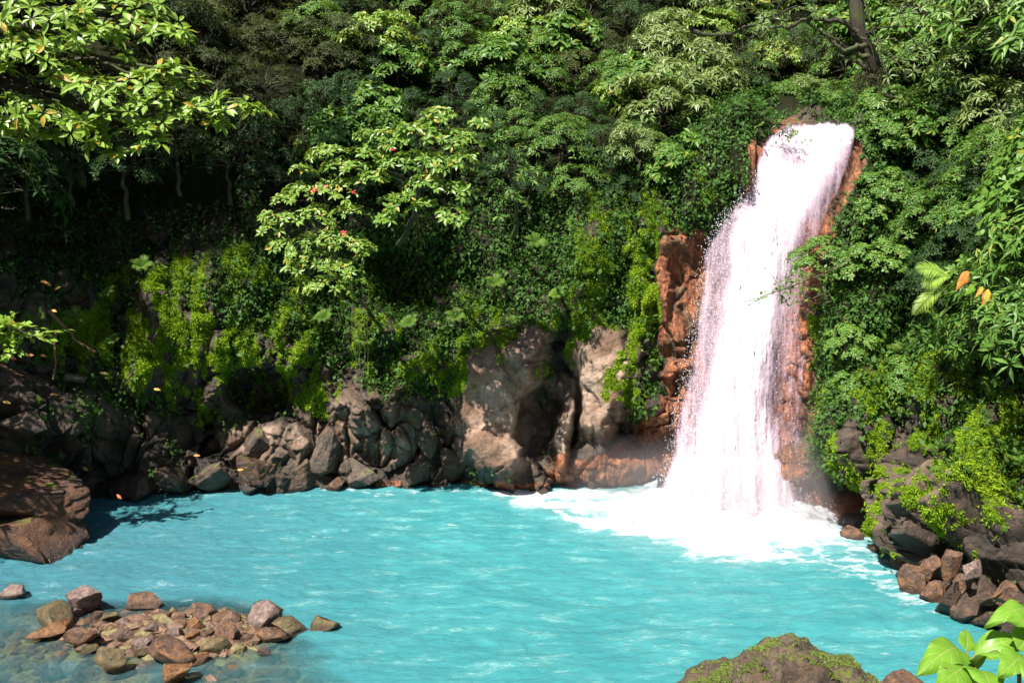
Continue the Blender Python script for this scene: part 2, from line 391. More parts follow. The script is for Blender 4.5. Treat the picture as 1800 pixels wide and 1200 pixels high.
if (N2 * N0).sum(-1).mean() < 0: N2 = -N2
# ---- what grows and what stains the wall: R moss, G iron stain, B pale dry rock, A wet dark
def patches(lst, e=.75):
    m = np.zeros_like(GX)
    for b in lst: m = np.maximum(m, blob(*b[:4], b[4] if len(b) > 4 else 0, e) * (b[5] if len(b) > 5 else 1))
    return m
moss = patches([(290, 500, 42, 62, -5), (250, 590, 36, 46), (410, 490, 34, 70, 10), (430, 590, 50, 70, 30), (385, 670, 26, 60), (520, 620, 40, 62, 15), (545, 690, 45, 30, 40),
                (360, 720, 30, 46), (275, 640, 30, 30), (180, 560, 18, 44), (130, 620, 22, 40, 0, .6), (300, 690, 30, 26), (235, 520, 20, 50, 0, .6), (330, 610, 16, 50, 0, .8),
                (650, 560, 60, 40, 0, .6), (700, 600, 70, 36, 0, .6), (745, 645, 55, 30, 20), (800, 660, 34, 42, 40), (835, 530, 30, 40, 0, .8), (870, 580, 30, 36, 0, .7), (760, 700, 36, 26, 0, .7),
                (1040, 440, 26, 70, 5), (1020, 500, 44, 34, -30), (1155, 400, 26, 60), (1130, 500, 22, 80, 5), (1125, 590, 24, 60), (1150, 590, 16, 40), (1095, 660, 26, 50, -20, .8), (1115, 700, 16, 44, 0, .7),
                (1440, 590, 26, 70), (1250, 340, 40, 40, 0, .6), (1180, 360, 60, 40, 0, .6), (950, 450, 26, 60, 0, .5), (1000, 570, 18, 30, 0, .5),
                (1660, 700, 50, 40), (1720, 740, 60, 60), (1640, 770, 44, 46), (1560, 740, 40, 30, 0, .7), (1750, 830, 60, 60), (1690, 840, 26, 90, 30), (1500, 700, 40, 40, 0, .6), (1770, 660, 40, 60), (1470, 760, 24, 50, 0, .6), (1600, 850, 26, 40, 0, .6), (1470, 700, 30, 50, 0, .8), (1540, 860, 50, 30, 0, .5), (1780, 760, 60, 70), (1560, 900, 60, 60, 0, .6), (1690, 930, 80, 60, 0, .65), (1770, 900, 60, 60, 0, .7)])
iron = patches([(1190, 470, 28, 60), (1205, 600, 30, 130), (1240, 480, 30, 70), (1200, 560, 26, 60), (1190, 655, 34, 22), (1195, 750, 30, 60), (1120, 820, 90, 34, -10, .9), (1170, 790, 50, 50), (1000, 830, 40, 30, 0, .8),
                (1060, 835, 50, 26), (1332, 325, 12, 34), (1480, 320, 24, 70, 15), (1460, 400, 20, 60), (1425, 480, 22, 60), (1400, 650, 40, 150), (1388, 815, 34, 52), (1350, 560, 80, 300, 8, .9),
                (700, 856, 90, 8, 0, .7), (850, 856, 160, 7, 0, .7), (1540, 965, 100, 16, 25, .7), (1350, 900, 120, 40, 0, .8), (1640, 1040, 60, 30, 20, .5)])
pale = patches([(880, 715, 80, 110), (1055, 670, 50, 90), (993, 770, 16, 60), (930, 620, 40, 40, 0, .7), (690, 770, 70, 50, 0, .8), (450, 780, 50, 40, 0, .8), (570, 780, 60, 50, 0, .7), (610, 720, 60, 30, 0, .3),
                (1690, 880, 50, 60, 0, .35), (1600, 900, 40, 60, 0, .25), (1640, 1030, 90, 40, 20, .4), (150, 740, 60, 60, 0, .3)], .4)
ivy = patches([(470, 500, 120, 110), (560, 560, 110, 80, 0, .8), (700, 470, 200, 120, 0, .9), (950, 430, 180, 120), (900, 520, 130, 70), (800, 590, 90, 50), (1080, 450, 70, 110), (1060, 530, 60, 60), (720, 660, 90, 50, 0, .7),
               (1200, 360, 150, 90, 0, .8), (1240, 280, 110, 90, 0, .8), (330, 500, 150, 90, 0, .3), (150, 440, 200, 120, 0, .5), (200, 660, 200, 110, 0, .35), (1550, 560, 190, 150), (1500, 680, 110, 90), (1620, 680, 100, 70, 0, .7),
               (1740, 600, 120, 150), (1400, 185, 150, 40), (1515, 225, 30, 60), (1560, 170, 80, 50), (1300, 230, 90, 60), (1490, 620, 50, 120), (1480, 780, 60, 60, 0, .7), (1740, 780, 90, 90, 0, .8), (1130, 640, 50, 120, 0, .5), (1560, 420, 200, 200)])
nb = fbm(G2, 1.6, 4, 90); nb2 = fbm(G2, 5, 3, 95)
ms_ = fbm(np.stack([G[..., 0] * 3.4, G[..., 1], G[..., 2] * .8], -1), 1, 4, 97)
moss = np.clip((moss - .50) * 1.5 + nb * 1.5 + nb2 * 1.4 + ms_ * 1.1 + (np.clip(D, -.6, .6)) * .35, 0, 1) * (moss > .01)
moss = np.maximum(moss, .8 * sstep(.15, .5, nb - .1) * sstep(2.0, 4.5, ZZ) * (1 - sm) * (1 - fallz) * .6)
band = np.clip(np.maximum.reduce([blob(400, 570, 330, 150, 0, .3), .9 * blob(860, 580, 260, 90, 0, .4), blob(1080, 520, 100, 190, 0, .3), .8 * blob(1640, 720, 190, 110, 0, .4), .7 * blob(690, 640, 180, 60)]), 0, 1)
moss = np.maximum(moss, band * sstep(.02, .30, ms_ * .8 + nb * .6 + np.clip(D, -.5, .5) * .25 + .06) * (1 - .85 * (pale > .5)))
moss *= (1 - sstep(.15, .7, iron))
iron = np.clip((iron - .20) * 2.3 + nb * .6, 0, 1) * (iron > .02)
ivy = np.clip(ivy * 1.1 + nb * .9 - .1, 0, 1) * (1 - .6 * (moss > .6)) * (iron < .3) * (1 - .9 * (pale > .5) * (TT < .3))
wet = np.clip(sstep(2.8, .2, ZZ) * .7 + sstep(.0, .4, fold) * .4, 0, 1)
mask = np.stack([moss, iron, pale, wet], -1)
cavity = np.clip(np.maximum(c1 * (1 - jum), c1b * jum) * rocky * calm + .5 * c2 * rocky * (1 - .5 * sm), 0, 1)
nr, nc = TT.shape; idx = np.arange(nr * nc).reshape(nr, nc)
quads = np.stack([idx[:-1, :-1], idx[:-1, 1:], idx[1:, 1:], idx[1:, :-1]], -1).reshape(-1, 4)
t = NT('cliff_rock'); co = t.co(); mk = t.n('Attribute', attribute_name='mask'); s_ = t.sep(mk.outputs['Color'])
n1 = t.noise(co, .8, 6, .6, .5); n2 = t.noise(co, 4.5, 8, .7, .3); n3 = t.noise(co, 22, 5, .7); ns = t.noise(t.co((2.5, 2.5, .35)), 1.6, 6, .65)
rock = t.mix(t.ramp(n1, [(.35, 0.), (.65, 1.)]), (.040, .027, .020), (.145, .092, .066))
rock = t.mix(t.ramp(n2, [(.40, .8), (.56, 0.)]), rock, (.028, .024, .018))
rock = t.mix(t.math('MULTIPLY', t.ramp(ns, [(.54, 0.), (.62, 1.)]), .30), rock, (.06, .06, .028))
rock = t.mix(t.math('MULTIPLY', mk.outputs['Alpha'], .62), rock, (.022, .019, .014))
pc = t.mix(t.ramp(n1, [(.4, 0.), (.6, 1.)]), (.24, .135, .085), (.50, .35, .26)); pc = t.mix(t.ramp(n2, [(.36, .8), (.47, 0.)]), pc, (.10, .055, .03)); pc = t.mix(t.ramp(ns, [(.56, 0.), (.66, .6)]), pc, (.13, .10, .05))
rock = t.mix(t.math('MULTIPLY', s_[2], .88), rock, pc)
ironc = t.mix(t.ramp(ns, [(.36, 0.), (.64, 1.)]), (.18, .038, .014), (.60, .23, .085)); ns2 = t.noise(t.co((7, 7, .9)), 2.2, 8, .75, .4); ironc = t.mix(t.ramp(ns2, [(.44, .75), (.56, 0.)]), ironc, (.07, .018, .010)); ironc = t.mix(t.ramp(n1, [(.50, 0.), (.60, .75)]), ironc, (.06, .045, .022))
ironc = t.mix(t.ramp(n2, [(.55, 0.), (.72, .6)]), ironc, (.50, .30, .20))
rock = t.mix(t.ramp(t.math('ADD', s_[1], t.math('MULTIPLY', t.math('SUBTRACT', n2, .5), .8)), [(.35, 0.), (.62, 1.)]), rock, ironc)
cv = t.attr('cavity'); rock = t.mix(t.math('MULTIPLY', cv, .75), rock, (.012, .010, .008))
mossc = t.mix(n3, (.030, .055, .006), (.17, .27, .014))
mm = t.ramp(t.math('ADD', s_[0], t.math('MULTIPLY', t.math('SUBTRACT', n2, .5), 1.2)), [(.40, 0.), (.60, 1.)])
col = t.mix(mm, rock, mossc)
soil = t.ramp(t.attr('soil'), [(0., 0.), (1., 1.)]); col = t.mix(soil, col, t.mix(n2, (.006, .007, .003), (.022, .026, .008)))  # soil nearly black, painting in the shade behind the leaves
rg = t.math('SUBTRACT', .75, t.math('MULTIPLY', mk.outputs['Alpha'], .42))
hh = t.math('ADD', t.math('MULTIPLY', n2, 1.), t.math('MULTIPLY', n3, .4))
p = t.pr(Base_Color=col, Roughness=t.math('MAXIMUM', rg, t.math('MULTIPLY', mm, .9)), Normal=t.bump(hh, .9, .12)); t.l(t.math('SUBTRACT', .5, t.math('MULTIPLY', t.math('MAXIMUM', soil, mm), .42)), p.inputs['Specular IOR Level']); M['cliff'] = t.done(p.outputs[0])
soil_shade = np.clip(sstep(8.5, 11.5, ZZ) * sstep(.36, .28, TT) + sstep(.37, .40, TT) * sstep(4, 6.5, ZZ), 0, 1) * (iron < .3)
soil_shade = np.maximum(soil_shade, sstep(13.9, 14.6, ZZ)); soil_shade = np.maximum(soil_shade, .8 * ivy * (moss < .4) * (pale < .4))  # ground under the creeper darkened too, as painted shade
me = mesh_np('cliff', G2.reshape(-1, 3), quads, {'mask': mask.reshape(-1, 4), 'cavity': cavity.ravel(), 'soil': soil_shade.ravel()}, True)
tag(link('cliff', me, M['cliff']), kind='structure')

# ---- moss tufts and creeping leaves: nobody could count them
area = np.linalg.norm(np.cross(np.gradient(G2, axis=1), np.gradient(G2, axis=0)), axis=-1)
inframe = (np.abs(TT) < .64) & (ZZ > .1) & (ZZ < 20)
def scatter(prob, n):
    w = (prob * area * inframe).ravel(); w = w / w.sum(); i = RS.choice(len(w), n, p=w)
    P = G2.reshape(-1, 3)[i]; N = N2.reshape(-1, 3)[i]; return P + RS.randn(n, 3) * .03, N, i
L = Leaves(); n = 300000
P, N, _ = scatter(np.where(moss > .45, moss, 0) ** 2, n)
rn_ = np.clip(.5 + fbm(P, 1.3, 3, 44) * 1.2 + RS.randn(n) * .15, 0, .92)
L.add(P - N * .01, N * .8 + RS.randn(n, 3) * .55 + np.array([0, 0, -.25]), RS.randn(n, 3), .04 + .08 * RS.rand(n) ** 2, rn_)
tag(link('moss', L.mesh('moss', T_TRI), M['moss_tuft']), 'bright yellow green moss growing in patches over the wet cliff', 'moss', kind='stuff')
L = Leaves(); n = 125000
P, N, _ = scatter(np.where(ivy > .2, ivy, 0) * (1 + 1.5 * (nb2 > .1)), n)
lift = RS.rand(n, 1) ** 2 * .35
Dv = RS.randn(n, 3) * .5 + np.array([0, 0, -.55]) + N * .3
L.add(P + N * (lift + .03), Dv, N * .7 + np.array([0, -.1, .6]) + RS.randn(n, 3) * .35, .075 + .20 * RS.rand(n) ** 3)
tag(link('creeper', L.mesh('creeper', T_SMALL), M['ivy_leaf']), 'small leaved creeper and ferns carpeting the cliff face and slopes', 'creeper', kind='stuff')
exec_after = True

# ------------------------------------------------------------------ riverbed, near bank
BAR = on_z(300, 1112)
def bed_z(X, Y):
    P = np.stack([X, Y, np.zeros_like(X)], -1); px, py = proj(P)
    sh = sstep(700, 330, px - (py - 1040) * 1.1) * sstep(1000, 1075, py)      # shallows lower left
    sh = np.maximum(sh, .8 * sstep(160, 20, px) * sstep(960, 1010, py)); sh = np.maximum(sh, .62 * sstep(120, 20, np.hypot(px - 190, (py - 985) * 3)))
    sh = np.maximum(sh, .5 * sstep(110, 30, np.hypot(px - 400, (py - 910) * 6)))
    d = np.hypot((X - BAR[0]) / 3.6, (Y - BAR[1]) / 1.75)
    z = -1.6 + 1.42 * sh ** .6 + .26 * sstep(1.25, .25, d)
    return z + fbm(P, .9, 4, 14) * .14 + fbm(P, 4., 3, 15) * .05
bx = np.linspace(-26, 22, 380); by = np.linspace(3, 38, 300); BX, BY = np.meshgrid(bx, by)
BZ = bed_z(BX, BY)
# the near bank under the camera, rising towards it
bank = 7.9 - .82 * (BY - .5) + fbm(np.stack([BX, BY, BX * 0], -1), .5, 4, 31) * .5
bank = np.where(BX > 0, bank, bank - 1.2 * sstep(0, -6, BX)) + 2.2 * np.exp(-((BX - 4.6) / 2.4) ** 2 - ((BY - 11.2) / 2.3) ** 2)
BZ = np.maximum(BZ, bank)
t = NT('riverbed'); co = t.co(); vo = t.n('TexVoronoi'); vo.inputs['Scale'].default_value = 4.5; t.l(co, vo.inputs[0])
n1 = t.noise(co, 1.2, 5); n2 = t.noise(co, 8, 6, .7)
c_ = t.mix(t.sep(vo.outputs['Color'])[0], (.13, .085, .035), (.36, .27, .15)); c_ = t.mix(t.ramp(n1, [(.42, 0.), (.62, .8)]), c_, t.mix(n2, (.16, .16, .05), (.38, .38, .18)))
c_ = t.mix(t.ramp(n2, [(.35, .7), (.5, 0.)]), c_, (.05, .04, .02))
p = t.pr(Base_Color=c_, Roughness=.6, Normal=t.bump(t.math('ADD', vo.outputs['Distance'], n2), .8, -.06)); M['bed'] = t.done(p.outputs[0])
nr_, nc_ = BX.shape; ix = np.arange(nr_ * nc_).reshape(nr_, nc_)
q_ = np.stack([ix[:-1, :-1], ix[:-1, 1:], ix[1:, 1:], ix[1:, :-1]], -1).reshape(-1, 4)
tag(link('riverbed', mesh_np('riverbed', np.stack([BX, BY, BZ], -1).reshape(-1, 3), q_, None, True), M['bed']), kind='structure')
# forest floor round the camera, reaching out of sight
gx = np.linspace(-120, 120, 160); gy = np.linspace(-110, 3.05, 120); GX_, GY_ = np.meshgrid(gx, gy)
gz = 5.85 + sstep(3, -8, GY_) * 2.6 + fbm(np.stack([GX_, GY_, GX_ * 0], -1), .12, 4, 3) * 1.2 * sstep(3, -2, GY_) + sstep(-8, -40, GY_) * 6
ix = np.arange(gx.size * gy.size).reshape(gy.size, gx.size)
q_ = np.stack([ix[:-1, :-1], ix[:-1, 1:], ix[1:, 1:], ix[1:, :-1]], -1).reshape(-1, 4)
t = NT('forest_floor'); n1 = t.noise(t.co(), 3, 7, .7); p = t.pr(Base_Color=t.mix(n1, (.02, .016, .008), (.10, .085, .04)), Roughness=.9, Normal=t.bump(n1, 1, .2)); M['soil'] = t.done(p.outputs[0])
tag(link('ground', mesh_np('ground', np.stack([GX_, GY_, gz], -1).reshape(-1, 3), q_, None, True), M['soil']), kind='structure')

# ------------------------------------------------------------------ the pool
wt = np.linspace(-1.35, 1.2, 900); wy = 7.5 * (37.5 / 7.5) ** np.linspace(0, 1, 620)
WT, WY = np.meshgrid(wt, wy); P0 = np.stack([WT * WY, WY, WT * 0], -1)
wpx, wpy = proj(P0)
nz = fbm(P0, .8, 4, 61); nz2 = fbm(P0, 2.6, 4, 62)
ppx = wpx + nz * 34 + nz2 * 16; ppy = wpy + fbm(P0, .8, 4, 63) * 14 + nz2 * 4
def seg(x0, y0, x1, y1, r0, r1, k=3.2):
    dx, dy = x1 - x0, (y1 - y0) * k; L2 = dx * dx + dy * dy; u = np.clip(((ppx - x0) * dx + (ppy - y0) * k * dy) / L2, 0, 1)
    d = np.hypot(ppx - x0 - u * dx, (ppy - y0) * k - u * dy); r = r0 + (r1 - r0) * u; return 1 - d / r
foam = np.full_like(WT, -3.)
for s in [(1180, 885, 1390, 915, 150, 160), (1200, 915, 1330, 935, 110, 90), (1150, 870, 900, 866, 60, 26), (1160, 900, 930, 882, 55, 18), (1200, 940, 1000, 905, 60, 16), (1300, 955, 1180, 945, 80, 40)]:
    foam = np.maximum(foam, seg(*s) * (1.6 if s[4] >= 100 else 1.0))
near = np.maximum(seg(1190, 895, 1400, 915, 110, 120), -1)
thin = np.full_like(WT, -3.)
for s in [(1250, 960, 1480, 985, 110, 50), (1400, 950, 1560, 975, 60, 25), (1585, 985, 1600, 1045, 40, 40), (1600, 1045, 1700, 1090, 35, 25), (1080, 925, 1250, 950, 40, 60), (1480, 985, 1600, 1040, 40, 40), (940, 872, 560, 862, 22, 14), (1350, 960, 1560, 1010, 60, 60)]:
    thin = np.maximum(thin, seg(*s))
ridge = 1 - np.abs(fbm(P0 * np.array([.55, 1.5, 1]), 2.2, 4, 66)) * 3.2
ridge2 = 1 - np.abs(fbm(P0 * np.array([.5, 1.6, 1]), 1.1, 4, 69)) * 4
foamv = np.clip(foam * .62 + .26 + nz2 * .45 + ridge * .10, 0, 1.6) + np.clip(thin * .6 + .22, 0, .55) * np.clip(ridge + .05, 0, 1)
far = sstep(-.2, .9, fbm(P0, .28, 3, 71) + .25)
foamv += np.clip(ridge - .62, 0, 1) * .30 * far + np.clip(ridge2 - .72, 0, 1) * .40 * far
spots = sstep(.50, .62, fbm(P0 * np.array([.7, 1.2, 1]), 1.3, 3, 72)) * sstep(.1, .5, nz2 + .3); foamv += spots * np.clip(ridge + .1, 0, 1) * .55
foamv = np.clip(foamv, 0, 1.6)
chop = sstep(-.9, .6, near)
dirn = np.array([.75, 1.5, 1])
hgt = fbm(P0 * dirn, .9, 3, 80) * .10 + (1 - np.abs(fbm(P0 * dirn, 2.2, 3, 81)) * 2) * .045 + fbm(P0 * dirn, 6, 3, 82) * .022
hgt += sstep(.0, .8, near) * (.5 + fbm(P0, 1.3, 5, 88)) * .38
hgt += chop * (np.abs(fbm(P0, 1.4, 4, 85)) * .26 + fbm(P0, 5, 3, 86) * .12)
hgt *= .35 + .65 * sstep(.0, .5, -bed_z(P0[..., 0], P0[..., 1]))
depth = hgt - bed_z(P0[..., 0], P0[..., 1])
P0[..., 2] = hgt
ix = np.arange(WT.size).reshape(WT.shape); q_ = np.stack([ix[:-1, :-1], ix[:-1, 1:], ix[1:, 1:], ix[1:, :-1]], -1).reshape(-1, 4)
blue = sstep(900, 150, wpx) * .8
t = NT('pool_water'); co = t.co((.6, 2.0, 1)); fo = t.attr('foam'); dp = t.attr('depth'); bl = t.attr('blue')
n1 = t.noise(co, 1.1, 6, .6, .6); n2 = t.noise(co, 8, 10, .78, .7); n3 = t.noise(co, 16, 6, .75, .5); n4 = t.noise(t.co((.9, 2.4, 1)), 3.6, 9, .78, 1.6)
wc = t.mix(t.ramp(n1, [(.35, 0.), (.68, 1.)]), (.044, .275, .305), (.085, .380, .390))
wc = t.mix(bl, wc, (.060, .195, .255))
wc = t.mix(t.math('MULTIPLY', t.ramp(n2, [(.53, 0.), (.72, 1.)]), .32), wc, (.24, .50, .52))
n0 = t.noise(t.co((.5, .9, 1)), .42, 4, .6, .8); wc = t.mix(t.math('MULTIPLY', t.ramp(n0, [(.40, 0.), (.62, 1.)]), .25), wc, (.032, .225, .255))
wc = t.mix(t.ramp(t.math('MULTIPLY', n4, t.ramp(n1, [(.40, .3), (.62, 1.)])), [(.46, 0.), (.66, .55)]), wc, (.50, .66, .67))
fm = t.ramp(t.math('ADD', fo, t.math('MULTIPLY', t.math('SUBTRACT', t.math('ADD', t.math('MULTIPLY', n3, .5), t.math('MULTIPLY', n4, .5)), .5), t.math('MULTIPLY', t.ramp(fo, [(.02, 0.), (.3, 1.)]), 2.6))), [(.20, 0.), (1.15, 1.)])
wc = t.mix(t.math('MULTIPLY', t.attr('halo'), .6), wc, (.32, .50, .52))
wc = t.mix(fm, wc, (.80, .80, .83))
body = t.pr(Base_Color=wc, Roughness=t.math('ADD', .14, t.math('MULTIPLY', fm, .6)), Normal=t.bump(t.math('ADD', n2, t.math('MULTIPLY', n3, .5)), .9, .10))
body.inputs['IOR'].default_value = 1.33
clear = t.n('BsdfTransparent'); clear.inputs[0].default_value = (.92, .97, .84, 1)
gl = t.n('BsdfGlossy'); gl.inputs['Roughness'].default_value = .12; t.l(t.bump(t.math('ADD', n2, t.math('MULTIPLY', n3, .5)), .7, .09), gl.inputs['Normal'])
fr = t.n('Fresnel'); fr.inputs[0].default_value = 1.33; t.l(t.bump(n2, .7, .09), fr.inputs['Normal'])
cg = t.n('MixShader'); t.l(fr.outputs[0], cg.inputs[0]); t.l(clear.outputs[0], cg.inputs[1]); t.l(gl.outputs[0], cg.inputs[2])
op = t.math('MAXIMUM', t.ramp(t.math('MULTIPLY', dp, .8), [(.0, .08), (.17, .34), (.36, 1.)]), fm)
mx = t.n('MixShader'); t.l(op, mx.inputs[0]); t.l(cg.outputs[0], mx.inputs[1]); t.l(body.outputs[0], mx.inputs[2]); M['water'] = t.done(mx.outputs[0])
tag(link('pool', mesh_np('pool', P0.reshape(-1, 3), q_, {'halo': np.clip((foam * 1.0 + 1.5) / 2.4, 0, 1).ravel() ** 1.3, 'foam': foamv.ravel(), 'depth': depth.ravel(), 'blue': blue.ravel()}, True), M['water']), kind='structure')

# ------------------------------------------------------------------ the waterfall
ky = [212, 240, 262, 350, 380, 430, 500, 600, 700, 800, 900, 950]
lf = [1388, 1352, 1340, 1302, 1272, 1246, 1234, 1214, 1198, 1178, 1140, 1100]
rt = [1502, 1504, 1502, 1472, 1455, 1432, 1427, 1422, 1418, 1412, 1424, 1445]
cl = [1395, 1362, 1346, 1318, 1305, 1290, 1285, 1268, 1246, 1222, 1170, 1130]
cr_ = [1500, 1500, 1480, 1428, 1410, 1385, 1366, 1348, 1338, 1350, 1400, 1440]
nu, nv = 200, 620
vy = np.linspace(212, 950, nv)
def fallsheet(off, seed, relief, lift=0., widen=0.):
    VY, U = np.meshgrid(vy, np.linspace(0, 1, nu), indexing='ij')
    wl = fbm(np.stack([VY * .02, VY * 0 + seed, VY * 0], -1), 1, 4, seed) * 9 - widen; wr = fbm(np.stack([VY * .03, VY * 0 + seed + 5, VY * 0], -1), 1, 3, seed + 1) * 6 + widen
    X = (np.interp(VY, ky, lf) + wl) * (1 - U) + (np.interp(VY, ky, rt) + wr) * U
    fallY = np.interp(VY, [205, 216, 224, 262, 400, 600, 800, 905, 950], [40.5, 36.8, 35.0, 34.1, 33.3, 32.6, 31.9, 30.6, 29.0]) - .5 * np.sin(U * math.pi)
    tA = (X - 900) / FOC / cp; zA = CAMZ - (VY - HOR) / FOC * fallY; fallY = np.minimum(fallY, surfY(np.clip(tA, -.5, .6), np.clip(zA, 0, 13.3)) - .30 + .25 * U * 0)
    st = np.stack([X * .05, VY * .007, VY * 0 + seed], -1); st2 = np.stack([X * .16, VY * .03, VY * 0 + seed], -1)
    n_ = fbm(st, 1, 4, seed + 3); m_ = fbm(st2, 1, 4, seed + 4); f_ = fbm(np.stack([X * .35, VY * .12, VY * 0], -1), 1, 3, seed + 6)
    Yd = fallY - off - relief * (n_ * .9 + m_ * .35 + f_ * .16) 
    x = (X - 900) / FOC; z = -(VY - 600) / FOC; k = Yd / (cp + z * sp)
    P = np.stack([x * k, Yd, CAMZ + (-sp + z * cp) * k], -1)
    core = sstep(-22, 26, X - np.interp(VY, ky, cl)) * sstep(26, -26, X - np.interp(VY, ky, cr_))
    edge = sstep(0, .06, U) * sstep(1, .95, U) * sstep(213, 224, VY + fbm(np.stack([X * .06, X * 0 + seed, X * 0], -1), 1, 4, seed) * 14 - 2) * sstep(948, 900, VY + 12 * np.sin(X * .05 + seed)); core = core + sstep(740, 880, VY) * .8 * sstep(.88, .6, U)
    return P, np.clip(core + .0, 0, 1), edge, n_, m_, U
ixw = np.arange(nu * nv).reshape(nv, nu); qw = np.stack([ixw[:-1, :-1], ixw[:-1, 1:], ixw[1:, 1:], ixw[1:, :-1]], -1).reshape(-1, 4)
t = NT('falling_water'); d_ = t.attr('dens'); co = t.co((1, .3, .14)); n1 = t.noise(co, 9, 7, .65, .3); n2 = t.noise(t.co((1, .5, .45)), 24, 6, .7)
al = t.ramp(t.math('ADD', d_, t.math('MULTIPLY', t.math('SUBTRACT', t.math('ADD', t.math('MULTIPLY', n1, .55), t.math('MULTIPLY', n2, .45)), .5), 1.7)), [(.14, 0.), (.98, 1.)])
wcol = t.mix(n1, (.70, .58, .68), (.90, .86, .91)); wcol = t.mix(t.ramp(d_, [(.45, 1.), (1.1, 0.)]), wcol, (.50, .37, .46))  # violet shade painted into the streaks and the thinner veil
up_ = t.n('CombineXYZ'); up_.inputs[1].default_value = -.45; up_.inputs[0].default_value = -.3; up_.inputs[2].default_value = .85
nm = t.n('VectorMath', operation='ADD'); t.l(t.bump(t.math('ADD', n1, n2), .5, .12), nm.inputs[0]); usc = t.n('VectorMath', operation='SCALE'); t.l(up_.outputs[0], usc.inputs[0]); usc.inputs['Scale'].default_value = .75; t.l(usc.outputs[0], nm.inputs[1]); nn_ = t.n('VectorMath', operation='NORMALIZE'); t.l(nm.outputs[0], nn_.inputs[0])
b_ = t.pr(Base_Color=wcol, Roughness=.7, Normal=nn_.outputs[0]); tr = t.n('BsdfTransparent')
tl = t.n('BsdfTranslucent'); tl.inputs[0].default_value = (.85, .80, .86, 1); m0 = t.n('MixShader'); m0.inputs[0].default_value = .2; t.l(b_.outputs[0], m0.inputs[1]); t.l(tl.outputs[0], m0.inputs[2])
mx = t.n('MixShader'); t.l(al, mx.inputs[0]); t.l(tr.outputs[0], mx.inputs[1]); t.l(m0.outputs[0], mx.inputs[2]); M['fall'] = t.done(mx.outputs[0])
P, core, edge, n_, m_, U = fallsheet(.0, 100, .34)
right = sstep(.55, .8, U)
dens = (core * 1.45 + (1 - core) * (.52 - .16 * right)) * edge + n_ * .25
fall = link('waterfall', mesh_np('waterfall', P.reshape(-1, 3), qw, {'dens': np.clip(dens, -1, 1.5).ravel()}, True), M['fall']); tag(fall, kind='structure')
P, core, edge, n_, m_, U = fallsheet(.36, 130, .26)
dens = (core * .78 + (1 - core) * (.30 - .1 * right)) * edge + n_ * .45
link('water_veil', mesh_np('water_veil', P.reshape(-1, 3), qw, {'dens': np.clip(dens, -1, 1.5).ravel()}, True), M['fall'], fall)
# drops flung off the edges
nd = 9000; t = NT('water_drop'); p = t.pr(Base_Color=(.88, .84, .90), Roughness=.3); M['drop'] = t.done(p.outputs[0])
yy = RS.uniform(300, 900, nd); u = RS.rand(nd); side = RS.rand(nd) < .88
xl = np.interp(yy, ky, lf); xr = np.interp(yy, ky, rt); xcl = np.interp(yy, ky, cl)
X = np.where(side, xl - 10 + (xcl - xl + 30) * u ** .8 + RS.randn(nd) * 5, xr - 75 * u + RS.randn(nd) * 4)
Yd = np.interp(yy, [262, 400, 600, 800, 905], [34.1, 33.3, 32.6, 31.9, 31.2]) - RS.uniform(.1, 1.0, nd)
x = (X - 900) / FOC; z = -(yy - 600) / FOC; k = Yd / (cp + z * sp); Pd = np.stack([x * k, Yd, CAMZ + (-sp + z * cp) * k], -1)
ns_ = 5000; th = RS.rand(ns_) * math.pi; rr = np.abs(RS.randn(ns_)) * 1.5; cb = on_z(1285, 905)
Pd = np.concatenate([Pd, np.stack([cb[0] + np.cos(th) * rr * 1.7, cb[1] - np.sin(th) * rr * .7, np.abs(RS.randn(ns_)) * .8 * np.exp(-rr * .4)], -1)]); nd = len(Pd)
oc = np.array([[1, 0, 0], [-1, 0, 0], [0, 1, 0], [0, -1, 0], [0, 0, 1.9], [0, 0, -1.9]]); of = np.array([[0, 2, 4], [2, 1, 4], [1, 3, 4], [3, 0, 4], [2, 0, 5], [1, 2, 5], [3, 1, 5], [0, 3, 5]])
V = Pd[:, None] + oc[None] * (.005 + .010 * RS.rand(nd) ** 2)[:, None, None]; F = of[None] + (np.arange(nd) * 6)[:, None, None]
tag(link('spray_drops', mesh_np('spray_drops', V.reshape(-1, 3), F.reshape(-1, 3)), M['drop'], fall), kind='stuff')
# mist at the foot
def mist(c, r, dens, seed):
    V, F = ICO[3]; t = NT('mist'); co = t.co((1, 1, 1)); tc = t.n('TexCoord')
    ln = t.n('VectorMath', operation='LENGTH'); t.l(tc.outputs['Object'], ln.inputs[0])
    fal = t.ramp(ln.outputs['Value'], [(.15, 1.), (.97, 0.)]); nn = t.ramp(t.noise(co, 2.2, 4, .6), [(.3, .15), (.7, 1.)])
    v = t.n('VolumePrincipled'); v.inputs['Color'].default_value = (.98, .95, .98, 1); t.l(t.math('MULTIPLY', t.math('MULTIPLY', fal, nn), dens), v.inputs['Density']); v.inputs['Anisotropy'].default_value = .2
    t.l(v.outputs[0], t.out.inputs['Volume'])
    o = link('mist', mesh_np('mist', V, F), t.m, None, c); o.scale = r; return o
b = on_z(1290, 915)
tag(mist((b[0], b[1] - .3, 1.0), (4.6, 2.4, 2.9), .26, 1), 'white spray cloud boiling at the foot of the waterfall', 'mist', kind='stuff')
b = on_z(1425, 925)
tag(mist((b[0], b[1] - .3, 1.4), (1.7, 1.1, 3.2), .42, 2), 'thin mist drifting beside the orange rock right of the fall', 'mist', kind='stuff')
b = on_z(1110, 868)
tag(mist((b[0], b[1] - .2, .7), (3.2, 1.3, 1.8), .40, 3), 'thin mist in front of the orange rock left of the fall', 'mist', kind='stuff')

